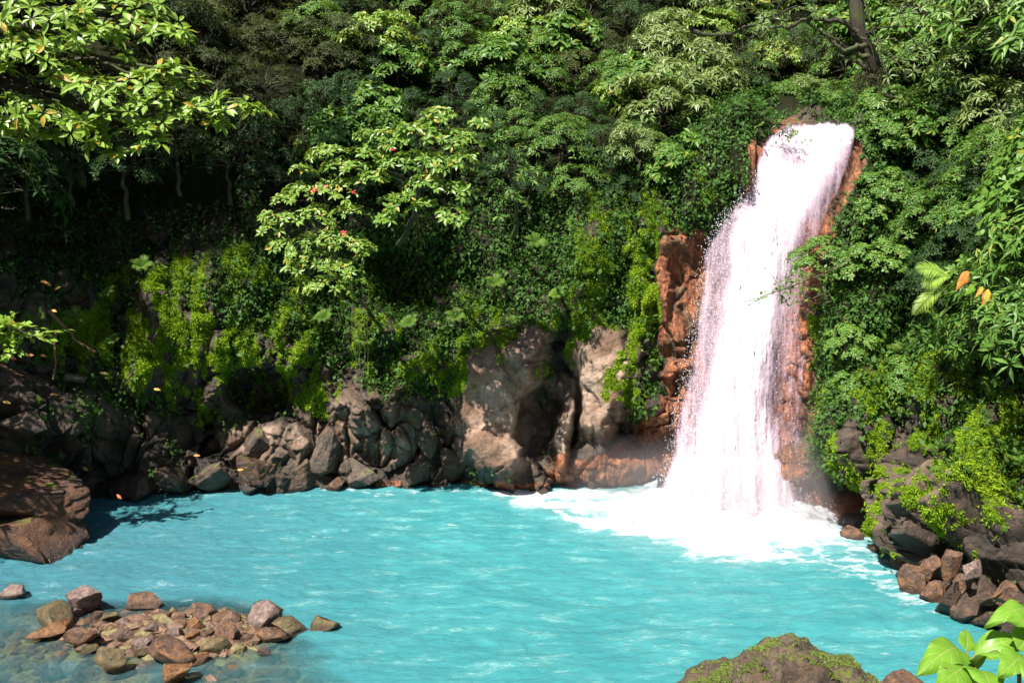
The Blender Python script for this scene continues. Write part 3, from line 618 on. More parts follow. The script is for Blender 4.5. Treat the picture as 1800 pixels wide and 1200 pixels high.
# ------------------------------------------------------------------ rocks
RM_ = {'brown': rock_mat('brown_stone', (.065, .032, .022), (.22, .130, .09), (.32, .14, .04), .5), 'pink': rock_mat('pinkish_stone', (.11, .065, .05), (.36, .26, .225), None, 0, sc=1.3),
       'orange': rock_mat('orange_stone', (.15, .055, .018), (.34, .17, .06), None, 0, sc=1.3), 'olive': rock_mat('olive_stone', (.07, .055, .022), (.22, .175, .08), (.20, .10, .035), .5),
       'dark': rock_mat('dark_wet_rock', (.035, .022, .016), (.13, .085, .06), (.17, .075, .03), .35, .12, rough=.35), 'grey': rock_mat('grey_rock', (.034, .024, .019), (.19, .138, .108), (.12, .07, .03), .4, .25),
       'slab': rock_mat('rust_topped_rock', (.03, .018, .015), (.15, .085, .065), (.20, .075, .02), .5, .12, sc=.5)}
def rock(name, px, py, w, h, mat, label, cat='stone', group=None, Y=None, seed=None, dep=None, z0=0., rot=0., sub=4, sink=.25, cuts=14, tilt=(0, 0), planes=(), rough=.05):
    """px,py is the middle of the foot; w,h are seen pixels"""
    p = on_z(px, py, z0) if Y is None else at(px, py, Y)
    k = np.linalg.norm(p - [0, 0, CAMZ]) / FOC; ww = w * k * 1.12; hh = h * k * 1.1; dd = ww * .8 if dep is None else dep
    seed = seed if seed is not None else int(abs(px * 7 + py * 13)) % 9973
    me = rock_mesh(name, (ww, dd, hh * (1 + sink)), seed, cuts, sub, rough=rough, planes=planes)
    o = link(name, me, RM_[mat], None, (p[0], p[1] + dd * .25, p[2] + hh * (.5 - sink * .5)))
    o.rotation_euler = (R(tilt[0]), R(tilt[1]), R(rot)); return tag(o, label, cat, group)
bar = "stones on the gravel bar"
for (px, py, w, h, m, lab) in [
    (143, 1078, 76, 46, 'pink', 'largest angular stone at the back left of the gravel bar, pinkish facets'),
    (128, 1086, 32, 18, 'pink', 'small pale stone leaning on the largest angular stone'),
    (252, 1068, 62, 24, 'brown', 'low reddish brown stone alone at the back edge of the bar'),
    (80, 1124, 64, 26, 'orange', 'flat rust topped stone with black underside at the left end of the bar'),
    (92, 1104, 78, 36, 'olive', 'smooth olive stone sloping into water behind the flat rust topped stone'),
    (140, 1140, 52, 38, 'brown', 'squarish brown stone right of the flat rust topped stone'),
    (218, 1106, 30, 21, 'pink', 'pale pink topped stone with a dark right side mid bar'),
    (188, 1094, 36, 16, 'olive', 'low mottled stone between the largest stone and the pale pink topped one'),
    (262, 1122, 34, 28, 'pink', 'pale oval stone standing on end in the middle of the bar'),
    (303, 1124, 32, 22, 'pink', 'pale rounded wedge of stone beside the standing oval stone'),
    (248, 1142, 44, 22, 'pink', 'long low pinkish stone in front of the standing oval stone'),
    (337, 1112, 42, 24, 'orange', 'bright orange brown slab tilted in the middle of the bar'),
    (352, 1094, 46, 30, 'brown', 'dark brown rough stone at the back middle of the bar'),
    (318, 1094, 22, 16, 'brown', 'small dark stone touching the rough stone at the back middle'),
    (286, 1091, 32, 16, 'brown', 'low brown stone behind the thin orange slab'),
    (290, 1103, 34, 11, 'orange', 'thin orange slab lying flat behind the pale rounded wedge'),
    (397, 1130, 46, 38, 'brown', 'blocky chocolate brown stone right of the bar centre'),
    (458, 1104, 66, 44, 'pink', 'tall greyish pink pointed stone on the right part of the bar'),
    (406, 1100, 30, 15, 'brown', 'small red brown stone left of the tall pointed stone'),
    (478, 1130, 58, 28, 'brown', 'long brown stone in front of the tall pointed stone'),
    (508, 1116, 60, 26, 'olive', 'pale smooth stone half under water beside the tall pointed stone'),
    (567, 1108, 60, 27, 'olive', 'isolated dark sided stone at the far right tip of the bar'),
    (437, 1130, 28, 18, 'brown', 'small brown stone at the left end of the long brown one'),
    (380, 1150, 48, 28, 'olive', 'olive stone in front of the blocky chocolate brown stone'),
    (298, 1172, 96, 42, 'brown', 'biggest long brown stone across the front of the bar'),
    (190, 1184, 52, 46, 'olive', 'round olive brown boulder at the front left of the bar'),
    (345, 1170, 38, 20, 'orange', 'small orange stone at the right end of the biggest long stone'),
    (308, 1202, 50, 36, 'orange', 'wedge shaped ochre stone nearest the camera'),
    (363, 1126, 26, 16, 'brown', 'small brown stone left of the blocky chocolate brown one'),
    (338, 1128, 24, 18, 'orange', 'small square orange stone under the tilted orange slab'),
    (167, 1124, 24, 14, 'brown', 'small brown stone at the right corner of the squarish stone'),
    (217, 1130, 20, 16, 'dark', 'small dark round stone left of the long low pinkish stone'),
    (246, 1156, 32, 14, 'olive', 'low stone left of the biggest long brown stone'),
    (153, 1150, 30, 14, 'olive', 'small wet stone in front of the squarish brown stone'),
    (163, 1088, 24, 10, 'brown', 'tiny flat stone at the foot of the largest angular stone'),
    (463, 1150, 24, 12, 'pink', 'small white wet pebble in the shallows right of the bar'),
    (20, 1052, 56, 22, 'pink', 'pale wet stone in the shallows at the left frame edge')]:
    rock('stone', px, py, w * .82, h * .78, m, lab, 'stone', bar, z0=.0, rot=RS.uniform(-20, 20), tilt=(RS.uniform(-8, 8), RS.uniform(-12, 12)), cuts=11 + RS.randint(6))
# small rubble of the bar and under the shallows
V0, F0 = ICO[1]; Vs, Fs = [], []; k = 0; rub = []
for i in range(1500):
    if i < 760: x = BAR[0] + RS.randn() * 1.9; y = BAR[1] + RS.randn() * .75
    else: x = BAR[0] + RS.uniform(-7, 7); y = BAR[1] + RS.uniform(-4.5, 2.5)
    rub.append((x, y, RS.uniform(.04, .19) if i < 760 else RS.uniform(.06, .28)))
rub = np.array(rub); bz = bed_z(rub[:, 0], rub[:, 1])
for (x, y, s_r), z in zip(rub, bz):
    d3_ = np.array([s_r * RS.uniform(.8, 1.5), s_r * RS.uniform(.7, 1.2), s_r * RS.uniform(.45, .8)]); a = RS.rand() * 6
    v = V0 * (1 + .25 * RS.randn(len(V0), 1)) * d3_; v = np.stack([v[:, 0] * math.cos(a) - v[:, 1] * math.sin(a), v[:, 0] * math.sin(a) + v[:, 1] * math.cos(a), v[:, 2]], -1) + [x, y, z + s_r * .1]
    Vs.append(v); Fs.append(F0 + k); k += len(V0)
rnd_ = np.repeat(RS.rand(len(rub)), len(V0))
t = NT('gravel'); r_ = t.attr('rnd'); n2 = t.noise(t.co(), 14, 6, .7); c_ = t.mix(r_, (.07, .032, .018), (.26, .15, .095)); c_ = t.mix(t.ramp(r_, [(.80, 0.), (.84, 1.)]), c_, (.20, .17, .07)); c_ = t.mix(t.ramp(n2, [(.4, .7), (.55, 0.)]), c_, (.06, .035, .02))
p = t.pr(Base_Color=c_, Roughness=.5, Normal=t.bump(n2, .8, .05)); M['gravel'] = t.done(p.outputs[0])
tag(link('gravel', mesh_np('gravel', np.concatenate(Vs), np.concatenate(Fs), {'rnd': rnd_}), M['gravel']), 'wet brown and ochre gravel between the stones of the bar', 'gravel', kind='stuff')

# big rocks at the left edge: an overhanging boulder on a slab
rock('boulder', -78, 936, 290, 84, 'slab', 'huge rust topped boulder overhanging the water at the left edge', 'boulder', sub=6, dep=5.0, sink=.0, seed=31, tilt=(4, 14), cuts=6, z0=.75,
     planes=[((.0, -.75, -.66), .50), ((.3, .1, 1), .55), ((1, -.3, .35), .80), ((.7, -.9, -.5), .66)], rough=.035)
rock('boulder', -2, 980, 190, 52, 'slab', 'flat dark slab under the huge overhanging boulder at the left', 'boulder', sub=5, dep=3.0, sink=.3, seed=47, tilt=(0, -3), cuts=9, planes=[((0, 0, 1), .5), ((0, -1, .1), .7)], rough=.035)
rock('boulder', 88, 924, 60, 20, 'grey', 'pale flat stone wedged between the huge boulder and the slab', 'boulder', sub=4, seed=12, z0=.5, dep=1.3)
# mossy boulder close to the camera
RM_['mossy'] = rock_mat('mossy_boulder', (.035, .024, .018), (.14, .10, .07), (.16, .085, .035), .3, .2, rough=.8, sc=1.6, mossc=(.10, .12, .015))
fgb = empty('boulder', at(1385, 1260, 13.6), 'mossy dark boulder in the foreground at the bottom right', 'boulder')
V, F = ICO[6]; V = V.copy()
for n_p, d_p in [((0.05, -.2, 1), .55), ((.3, -.1, .9), .56), ((-.42, .1, .85), .50), ((1, -.2, .1), .80), ((0, -1, .35), .6), ((-.3, -.9, .3), .7), ((-.9, -.2, .55), .74)]:
    n_p = unit(np.array(n_p, float)); e = V @ n_p - d_p; V = V - np.where(e > 0, e, 0)[:, None] * n_p * .9
NV = unit(V); dist = sstep(.42, .1, np.hypot(V[:, 0] - .22, V[:, 2] - .40) ) * (V[:, 1] < 0)
V = V + NV * (fbm(V + 9, 1.9, 4, 3) * .22 + (.5 - np.abs(fbm(V, 4, 5, 4))) * .14 + fbm(V, 14, 4, 5) * .035 - dist * .40 + fbm(V * np.array([1, 1, 2.5]), 3.2, 4, 12) * .12)[:, None]
F1, F2, _, _ = voro(V * 4 + 3); V = V - NV * (sstep(.12, 0, F2 - F1) * .03)[:, None]
V = V * np.array([1.95, 1.6, 2.1]) + [-.1, 0, -.45]
bme = mesh_np('rock', V, F, None, True); link('rock', bme, RM_['mossy'], fgb)
NVt = unit(V * [1 / 2.15 ** 2, 1 / 1.6 ** 2, 1 / 1.9 ** 2]); w = (fbm(V, 2.2, 4, 8) > .08) * (V[:, 2] > -.6) * (V[:, 1] < 1) + .03; w = w / w.sum(); i = RS.choice(len(V), 42000, p=w); L = Leaves()
L.add(V[i] + RS.randn(len(i), 3) * .012, NVt[i] + RS.randn(len(i), 3) * .6, RS.randn(len(i), 3), .022 + .04 * RS.rand(len(i)))
M['fgmoss'] = leaf_mat('boulder_moss', (.07, .11, .012), (.20, .28, .04), (.22, .12, .04), gloss=.7)
tag(link('moss', L.mesh('moss', T_TRI), M['fgmoss'], fgb), kind='stuff')
o = rock('boulder', 1590, 1232, 60, 36, 'brown', 'small reddish boulder just right of the mossy foreground boulder', 'boulder', Y=13.2, sub=4, seed=5)

# fallen rocks at the right shore, jumble at the left foot of the cliff
rpile = "fallen rocks on the right shore"
for (px, py, w, h, m, lab, z0) in [
    (1612, 1044, 66, 60, 'brown', 'reddish wet rock standing in the foam at the tip of the right shore', 0), (1640, 1058, 50, 34, 'brown', 'low red brown rock right of the wet rock in the foam', 0),
    (1676, 1080, 60, 66, 'grey', 'tall splintered rock in the middle of the right shore pile', .1), (1712, 1098, 80, 60, 'grey', 'broad brown rock at the water under the splintered one', 0),
    (1640, 1020, 44, 50, 'brown', 'leaning slab above the wet rock in the foam', .5), (1672, 1012, 40, 46, 'brown', 'squarish brown rock at the top of the right shore pile', .9), (1712, 1012, 40, 30, 'pink', 'pale grey block catching light at the top right of the pile', 1.3),
    (1740, 1056, 60, 44, 'grey', 'dark cracked rock right of the splintered one', .8), (1774, 1058, 50, 34, 'brown', 'brown block by the right frame edge', 1.1), (1760, 1112, 90, 44, 'grey', 'long rock at the waterline behind the big green leaves', 0),
    (1695, 1040, 36, 30, 'brown', 'small rock wedged in the middle of the right shore pile', .7), (1545, 972, 40, 18, 'orange', 'low rusty rock at the waterline right of the waterfall', 0), (1500, 950, 50, 22, 'brown', 'low brown rock nearest the waterfall on the right shore', 0),
    (1598, 1000, 40, 34, 'grey', 'grey rock against the cliff above the foam', .1)]:
    rock('rock', px, py, w * .68, h * .74, 'dark' if m == 'grey' else m, lab, 'rock', rpile, z0=z0, rot=RS.uniform(-30, 30), tilt=(RS.uniform(-15, 15), RS.uniform(-20, 20)), sub=5, cuts=13, rough=.06)
lpile = "fallen rocks at the foot of the shaded cliff"
for (px, py, w, h, m, lab, z0, dY) in [
    (372, 866, 70, 46, 'grey', 'low pale topped rock at the waterline left of the jumble', 0, 0), (448, 858, 84, 62, 'dark', 'dark block at the waterline in the left jumble', 0, .2), (452, 806, 74, 48, 'grey', 'pale cracked rock high in the left jumble', 1.6, 0),
    (520, 812, 60, 60, 'grey', 'leaning brown rock right of the pale cracked rock', 1.4, 0), (570, 832, 60, 84, 'grey', 'tall rock with a lit face in the left jumble', .7, 0), (520, 862, 70, 50, 'dark', 'broad dark rock at the water under the leaning rock', 0, 0),
    (655, 800, 60, 66, 'pink', 'pale grey rock face high in the middle of the jumble', 1.4, 0), (708, 812, 60, 90, 'pink', 'large pale tilted slab with black cracks', 1.0, 0), (750, 806, 44, 66, 'grey', 'narrow tilted slab right of the large pale slab', 1.3, 0),
    (640, 858, 70, 50, 'grey', 'brown rock at the waterline under the pale face', 0, 0), (730, 856, 66, 44, 'grey', 'greenish rock at the waterline under the large pale slab', 0, 0), (790, 850, 50, 70, 'dark', 'dark narrow rock beside the smooth pale bulge', 0, 0),
    (590, 866, 40, 26, 'brown', 'small rusty rock at the waterline in the middle of the jumble', 0, 0), (235, 876, 70, 34, 'dark', 'low dark rock at the waterline near the huge boulder', 0, 0), (300, 870, 70, 50, 'dark', 'dark rock left of the jumble at the waterline', 0, 0),
    (160, 770, 60, 66, 'grey', 'purplish grey rock lump on the shaded left wall', 3, .6), (128, 800, 60, 50, 'dark', 'dark rock lump below the purplish grey one', 2, .6), (30, 770, 80, 44, 'grey', 'sloping brown rock behind the huge boulder at the left', 2.6, .6), (128, 672, 34, 14, 'pink', 'flat pale stone lodged high on the shaded left wall', 5, .6)]:
    p = hit(px, py - h * .3, .15 + dY); rock('rock', px, py, w * .86, h * .86, m if (px + py) % 3 else 'dark', lab, 'rock', lpile, Y=p[1] - .05, rot=RS.uniform(-30, 30), tilt=(RS.uniform(-15, 15), RS.uniform(-35, 35)), sub=5, cuts=15, sink=.1, rough=.06)

# ------------------------------------------------------------------ plants
def copy_tree(src, loc, rz, sc, label, cat, group, name=None):
    r = src.copy(); C.objects.link(r); r.location = loc; r.rotation_euler = (0, 0, rz); r.scale = sc
    for k_ in ('label', 'category', 'group'):
        if k_ in r: del r[k_]
    tag(r, label, cat, group)
    for ch in src.children:
        c = ch.copy(); C.objects.link(c); c.parent = r
    return r
def make_plant(name, kind, Rr, nclump, per_clump, leaf, tpl, mat, height, flat=.45, per=6, spread=.4, droop=.15, seed=1, tree=False):
    """a shrub or small tree of radius 1 unit * Rr: stems, then layered sprays on a lumpy dome"""
    root = empty(name, (0, 0, 0), None, None); L = Leaves(); T = Tubes(); rs = np.random.RandomState(seed)
    top = np.array([0, 0, height]); pts = curve((0, 0, -.6), top, .12, 7, .04 * Rr, (1, .3, 0)); T.add(pts, np.linspace(.09, .045, 7) * Rr ** .5, 7)
    for i in range(nclump):
        g = (i + .5) / nclump; el = math.asin(1 - 1.35 * g) if 1 - 1.35 * g > -1 else -.6; az = i * 2.39996 + rs.rand() * .7
        rad = Rr * (.72 + .30 * rs.rand())
        c = top + np.array([math.cos(az) * math.cos(el) * rad, math.sin(az) * math.cos(el) * rad, math.sin(el) * rad * .85])
        out = unit(c - top + 1e-6); tilt = np.array([out[0] * .55, out[1] * .55, 1.]); r = Rr * (.26 + .20 * rs.rand())
        P = clump(L, c, r, per_clump, leaf, flat, per, tilt, spread, droop, lobes=3 + rs.randint(4))
        T.add(curve(top - [0, 0, .2 * height * rs.rand()], c, .1 * Rr, 6, .03 * Rr), np.linspace(.035, .010, 6) * Rr ** .5, 4)
        for j in rs.choice(len(P), min(5, len(P)), replace=False): T.add(curve(c, P[j], .02, 3), [.010, .007, .004], 3)
    link('trunk' if tree else 'stem', T.mesh('stem'), M['bark'], root); link('crown' if tree else 'foliage', L.mesh('foliage', tpl), mat, root)
    return root
PROTO = {}
def protos(key, n, **kw):
    PROTO[key] = []
    for i in range(n): PROTO[key].append(make_plant(seed=len(PROTO) * 10 + i, kind=key, **kw))
protos('deep', 2, name='shrub', Rr=1.5, nclump=12, per_clump=44, leaf=.17, tpl=T_LANCE, mat=M['deep_leaf'], height=1.3, flat=.5)
protos('mid', 3, name='shrub', Rr=1.5, nclump=12, per_clump=46, leaf=.18, tpl=T_LANCE, mat=M['mid_leaf'], height=1.3, flat=.45)
protos('dull', 2, name='shrub', Rr=1.5, nclump=12, per_clump=46, leaf=.15, tpl=T_LANCE, mat=M['dull_leaf'], height=1.4, flat=.5)
protos('pale', 2, name='shrub', Rr=1.5, nclump=13, per_clump=28, leaf=.30, tpl=T_LANCE, mat=M['pale_leaf'], height=1.5, flat=.4, droop=.35)
protos('yellow', 2, name='shrub', Rr=1.5, nclump=15, per_clump=34, leaf=.20, tpl=T_OVAL, mat=M['yellow_leaf'], height=1.4, flat=.4)
protos('small', 2, name='shrub', Rr=1.3, nclump=13, per_clump=70, leaf=.125, tpl=T_SMALL, mat=M['mid_leaf'], height=1.1, flat=.5, per=6)
protos('broad', 2, name='shrub', Rr=1.6, nclump=12, per_clump=20, leaf=.34, tpl=T_OVAL, mat=M['mid_leaf'], height=1.5, flat=.3, per=7, droop=.25)
used = set()
def plant(key, px, py, rpx, label, cat, group, off=.4, Y=None, flatz=1., name='shrub'):
    p = hit(px, py, off) if Y is None else at(px, py, Y)
    k = np.linalg.norm(p - [0, 0, CAMZ]) / FOC; r = rpx * k; src = PROTO[key][RS.randint(len(PROTO[key]))]; base = 1.5
    s = r / base; loc = (p[0], p[1] + .1 * r, p[2] - 1.3 * s); rz = RS.rand() * 6.28
    if src.name in used:
        o = copy_tree(src, loc, rz, (s, s, s * flatz), label, cat, group)
    else:
        used.add(src.name); o = src; o.location = loc; o.rotation_euler = (0, 0, rz); o.scale = (s, s, s * flatz); tag(o, label, cat, group)
    return o
FILLED = []
def fill(x0, x1, y0, y1, step, keys, rr, label, group, off=.4, skip=None):
    y = y0; row = 0
    while y <= y1:
        x = x0 + (step * .5 if row % 2 else 0)
        while x <= x1:
            jx, jy = x + RS.uniform(-.3, .3) * step, y + RS.uniform(-.3, .3) * step
            if not (skip and skip(jx, jy)):
                kk = keys[RS.randint(len(keys))]; o_ = plant(kk, jx, jy, rr * RS.uniform(.8, 1.25), label, 'shrub', group, off)
                if -110 < jx < 1910: FILLED.append((o_, kk, jx, jy))
            x += step
        y += step * .8; row += 1
fallskip = lambda x, y: (1290 < x < 1510 and y > 190) or (x > 1180 and x < 1350 and y > 210)
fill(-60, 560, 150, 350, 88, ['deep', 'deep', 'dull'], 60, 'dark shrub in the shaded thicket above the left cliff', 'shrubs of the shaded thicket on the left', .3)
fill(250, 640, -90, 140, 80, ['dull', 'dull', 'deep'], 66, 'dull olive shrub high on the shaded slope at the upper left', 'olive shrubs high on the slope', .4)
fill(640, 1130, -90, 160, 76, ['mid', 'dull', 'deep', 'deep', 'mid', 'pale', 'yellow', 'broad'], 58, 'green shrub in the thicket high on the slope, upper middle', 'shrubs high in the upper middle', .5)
fill(560, 1190, 190, 370, 78, ['deep', 'mid', 'deep', 'deep', 'broad'], 52, 'green shrub hanging over the top of the mossy cliff', 'shrubs over the mossy cliff', .4, skip=lambda x, y: y > 330 and x < 700)
fill(1150, 1500, -100, 170, 70, ['yellow', 'mid', 'deep', 'pale'], 55, 'sunlit green shrub behind the lip of the waterfall', 'shrubs behind the waterfall lip', .6, fallskip)
fill(1530, 1880, -100, 140, 86, ['mid', 'deep', 'deep', 'pale', 'broad'], 64, 'leafy shrub under the tree at the upper right', 'shrubs at the upper right', .6)
fill(1545, 1880, 190, 560, 80, ['small', 'deep', 'small', 'mid', 'broad', 'pale'], 58, 'small leaved sunlit shrub on the right slope', 'small leaved shrubs on the right slope', .5)
fill(-700, -80, 0, 500, 260, ['deep', 'mid'], 180, 'shrub on the left slope outside the picture edge', 'shrubs on the outer left slope', .3)
fill(1900, 2500, 0, 800, 260, ['mid', 'small'], 180, 'shrub on the outer right slope by the picture edge', 'shrubs on the outer right slope', .3)

# special shrubs one can point at
for (k_, px, py, r, lab, off) in [
    ('yellow', 668, 82, 66, 'round yellow green treetop high on the slope, upper middle left', 1.6),
    ('pale', 950, 36, 66, 'greyish pale crown at the top edge, middle of the picture', 1.5),
    ('mid', 1085, 145, 60, 'rounded green bush left of the long leaved pale branches', 1.4),
    ('pale', 1165, 200, 78, 'pale long leaved bush drooping above the dark rock left of the fall', 1.6),
    ('pale', 1245, 150, 66, 'pale long leaved bush just left of the waterfall lip', 1.6),
    ('pale', 1120, 268, 46, 'small pale bush hanging lowest over the dark hollow', 1.4),
    ('mid', 985, 245, 50, 'mid green bush right of the glossy dark green bush', 1.2),
    ('small', 1455, 455, 62, 'small leaved bush reaching over the right side of the waterfall', .9),
    ('small', 1560, 350, 60, 'small leaved bush right of the upper waterfall', .9),
    ('small', 1505, 680, 50, 'dark small leaved bush low beside the foot of the waterfall', .4), ('small', 1590, 660, 54, 'small leaved bush under the palm fronds', .5), ('small', 1500, 600, 56, 'dark small leaved bush right of the lower waterfall', .5),
    ('mid', 1640, 395, 62, 'bright tufted bush above the palm fronds', 1.3),
    ('small', 1785, 440, 50, 'bright small leaved bush right of the red leaved plant', .9),
    ('small', 1775, 610, 66, 'sunlit small leaved bush at the right edge below the red leaves', 1.0),
    ('mid', 1750, 290, 60, 'large green bush at the right edge, upper half', 1.5),
    ('mid', 560, 60, 60, 'loose brownish green crown at the top, left of the yellow treetop', 1.2),
    ('mid', 800, 60, 60, 'green crown between the yellow treetop and the greyish crown', 1.2),
    ('mid', 930, 90, 50, 'green crown below the greyish crown', 1.4),
    ('mid', 1372, 186, 46, 'green bush on the rock just left above the waterfall lip', .5), ('pale', 1425, 178, 40, 'pale bush right behind the middle of the waterfall lip', .5), ('mid', 1482, 180, 42, 'bush behind the right end of the waterfall lip', .5), ('deep', 1300, 190, 40, 'dark bush on the dark ledge left of the waterfall lip', .5),
    ('broad', 1600, 250, 50, 'broad leaved bush right of the waterfall lip', .8)]:
    plant(k_, px, py, r, lab, 'bush', None, off)

T_PIN = (np.array([[0, .03, 0], [.5, .05, .0], [1, 0, -.1], [.5, -.05, 0], [0, -.03, 0]]), np.array([[0, 4, 3], [0, 3, 1], [1, 3, 2]]))
M['fern'] = leaf_mat('fern_frond', (.06, .15, .015), (.20, .36, .04), (.30, .30, .05), gloss=.5, spec=.3)
def make_fern():
    root = empty('fern', (0, 0, 0), None, None)
    for k in range(9):
        a = k / 9 * 6.283 + RS.rand() * .4; ln = RS.uniform(.7, 1.0); n = 22; u = np.linspace(0, 1, n)
        c = np.stack([np.cos(a) * u * ln, np.sin(a) * u * ln, .55 * ln * np.sin(u * 2.3)], -1); d = unit(np.gradient(c, axis=0)); sd = unit(np.cross(d, [0, 0, 1.])); L = Leaves()
        kk = np.sin(np.linspace(.5, 3.05, n)) * .26 + .02
        for sg in (-1, 1): L.add(c, d * .45 + sg * sd + np.array([0, 0, -.15]), np.cross(sd, d), kk)
        L.add(c[:-1], d[:-1], np.cross(sd, d)[:-1], np.full(n - 1, .06)); link('frond', L.mesh('frond', T_PIN), M['fern'], root)
    return root
FP = [make_fern(), make_fern()]; fi = 0
for (px, py, r) in [(1470, 640, 30), (1530, 730, 34), (1600, 720, 36), (1680, 640, 34), (1740, 690, 40), (1650, 800, 34), (1770, 800, 44), (1560, 610, 28), (1500, 560, 26), (1720, 860, 34), (1610, 600, 30), (1640, 560, 28), (1450, 690, 22), (1780, 720, 38),
                    (1010, 400, 26), (940, 430, 26), (1090, 380, 28), (870, 500, 24), (980, 520, 22), (800, 560, 24), (720, 570, 24), (640, 600, 24), (570, 560, 24), (460, 560, 26), (340, 480, 24), (250, 470, 26), (190, 520, 24), (130, 560, 28), (60, 560, 28), (1200, 330, 26), (1230, 260, 26), (1290, 250, 22), (200, 600, 20), (330, 640, 20), (1060, 560, 18), (900, 570, 20)]:
    q = hit(px, py, .35); s_ = r * q[1] / FOC; lab = None
    if fi < 2: o_ = FP[fi]
    else: o_ = copy_tree(FP[fi % 2], (0, 0, 0), 0, (1, 1, 1), None, None, None)
    o_.location = q; o_.scale = (s_,) * 3; o_.rotation_euler = (R(38), 0, RS.uniform(-.5, .5)); tag(o_, 'fern', 'fern', 'ferns growing on the cliff and slopes'); FILLED.append((o_, 'fern', px, py)); fi += 1
# ---- hero trees, each with its own crown of sprays
def hero(name, cat, label, base, top, sprays, leaf, tpl, mat, per=7, flat=.25, dens=1., droop=.12, spread=.35, rt_=.16, tiltx=0., extra=None, bark='bark', trunkpts=None):
    base = np.asarray(base, float); top = np.asarray(top, float)
    root = empty(name, base, label, cat); L = Leaves(); T = Tubes()
    T.add(trunkpts - base if trunkpts is not None else curve(base * 0, top - base, .25, 9, .05, (1, 0, 0)), np.linspace(rt_, rt_ * .45, len(trunkpts) if trunkpts is not None else 9), 9, .08)
    for s in sprays:
        px, py, Y, rpx = s[:4]; c = at(px, py, Y); r = rpx * Y / FOC; n = int(dens * 6.0 * (r / leaf) ** 1.55 / per * 1.4) + 5
        tl = np.array([tiltx + RS.randn() * .15, -.35 + RS.randn() * .15, 1.]) if len(s) < 5 else np.array(s[4], float)
        P = clump(L, c - base, r, n, leaf, flat, per, tl, spread, droop, 3 + RS.randint(4))
        st_ = (top if trunkpts is None else trunkpts[RS.randint(3, len(trunkpts))]) - base; T.add(curve(st_, c - base, .25, 8, .06), np.linspace(min(rt_ * .4, .07 if trunkpts is None else .035), .012, 8), 5)
        for j in RS.choice(len(P), min(8, len(P)), replace=False): T.add(curve(c - base, P[j], .04, 4), [.016, .011, .008, .005], 3)
    link('trunk', T.mesh('trunk'), M[bark], root); link('crown', L.mesh('crown', tpl), mat, root)
    return root
B = np.array([-8.6, 8.2, 1.2])
spr = [(10, 15, 13, 120), (110, 40, 13, 100), (220, 25, 13.4, 90), (60, 100, 12.8, 90), (-60, 60, 12.6, 110), (170, 70, 13, 60), (280, 55, 13.5, 55), (30, 90, 12.5, 66), (-40, 130, 12.3, 80),
       (110, 130, 12.8, 44), (150, 150, 12.6, 40), (60, 200, 12.4, 60), (10, 190, 12.3, 60), (130, 215, 12.5, 50), (190, 160, 12.6, 50), (250, 140, 12.8, 46), (300, 125, 12.9, 36), (210, 205, 12.6, 46), (265, 180, 12.7, 42),
       (245, 228, 12.6, 42), (300, 205, 12.8, 30), (350, 185, 12.9, 26), (400, 180, 13, 34), (440, 198, 13.1, 22), (375, 215, 12.9, 14), (170, 250, 12.5, 16), (265, 252, 12.6, 28), (85, 240, 12.5, 15), (200, 270, 12.6, 14), (300, 60, 13.2, 34), (325, 150, 13, 26), (15, 210, 12.2, 46), (-90, 230, 12, 90)]
spr = [(a_, b_, c_ * .73, d_) for a_, b_, c_, d_ in spr]
hero('broadleaf_tree', 'tree', 'bright broad leaved tree reaching in from the upper left corner', B, at(-260, 120, 9.8), spr, .135, T_OVAL, M['bank_leaf'], 7, .22, 1.9, rt_=.2)
p1 = hit(700, 430, .2)
spr = [(770, 205, 30.5, 34), (730, 235, 30.0, 46), (680, 245, 30.0, 40), (790, 245, 30.3, 44), (650, 275, 30.0, 36), (710, 285, 29.7, 46), (770, 290, 29.6, 46), (815, 280, 30.0, 34), (620, 300, 29.8, 34), (660, 315, 29.6, 34), (590, 290, 30.0, 26), (740, 325, 29.4, 38), (800, 335, 29.4, 30),
       (690, 355, 29.2, 26), (745, 365, 29.2, 32), (800, 378, 29.2, 28), (680, 382, 29.1, 18), (840, 218, 30.6, 18), (640, 240, 30.2, 18), (820, 245, 30.0, 20)]
hero('broadleaf_tree', 'tree', 'yellow green broad leaved tree in the middle, leaning out over the cliff', p1, at(735, 330, 31.5), spr, .25, T_OVAL, M['yellow_leaf'], 7, .3, 3.3, rt_=.13)
p2 = hit(580, 480, .2)
spr = [(570, 270, 30.2, 34), (530, 300, 30.0, 22), (590, 330, 30.0, 42), (530, 335, 30.0, 30), (500, 350, 30.0, 20), (610, 375, 29.8, 34), (560, 375, 29.8, 34), (510, 385, 29.8, 30), (480, 400, 29.8, 20), (580, 420, 29.6, 34), (625, 430, 29.6, 30), (530, 430, 29.6, 32), (490, 430, 29.7, 20),
       (560, 460, 29.5, 36), (610, 470, 29.5, 30), (520, 470, 29.5, 22), (575, 498, 29.5, 34), (620, 500, 29.5, 24), (640, 445, 29.6, 16), (470, 380, 30.0, 14), (540, 500, 29.5, 16)]
ft = hero('flowering_tree', 'tree', 'yellow leaved tree with small red flowers left of the middle', p2, at(575, 390, 31.3), spr, .22, T_OVAL, M['yellow_leaf'], 7, .3, 2.6, rt_=.10)
t = NT('red_petal'); M['red'] = t.done(t.pr(Base_Color=(.62, .02, .03), Roughness=.5).outputs[0])
for (px, py) in [(553, 332), (548, 336), (572, 328), (603, 408), (605, 412), (690, 262), (556, 334), (622, 338)]:
    L = Leaves(); q = at(px, py, 29.0) - p2; rosettes(L, q[None], np.array([[0, -.8, .6]]), .09, 6); link('flower', L.mesh('flower', T_OVAL), M['red'], ft)
p3 = hit(900, 420, .2)
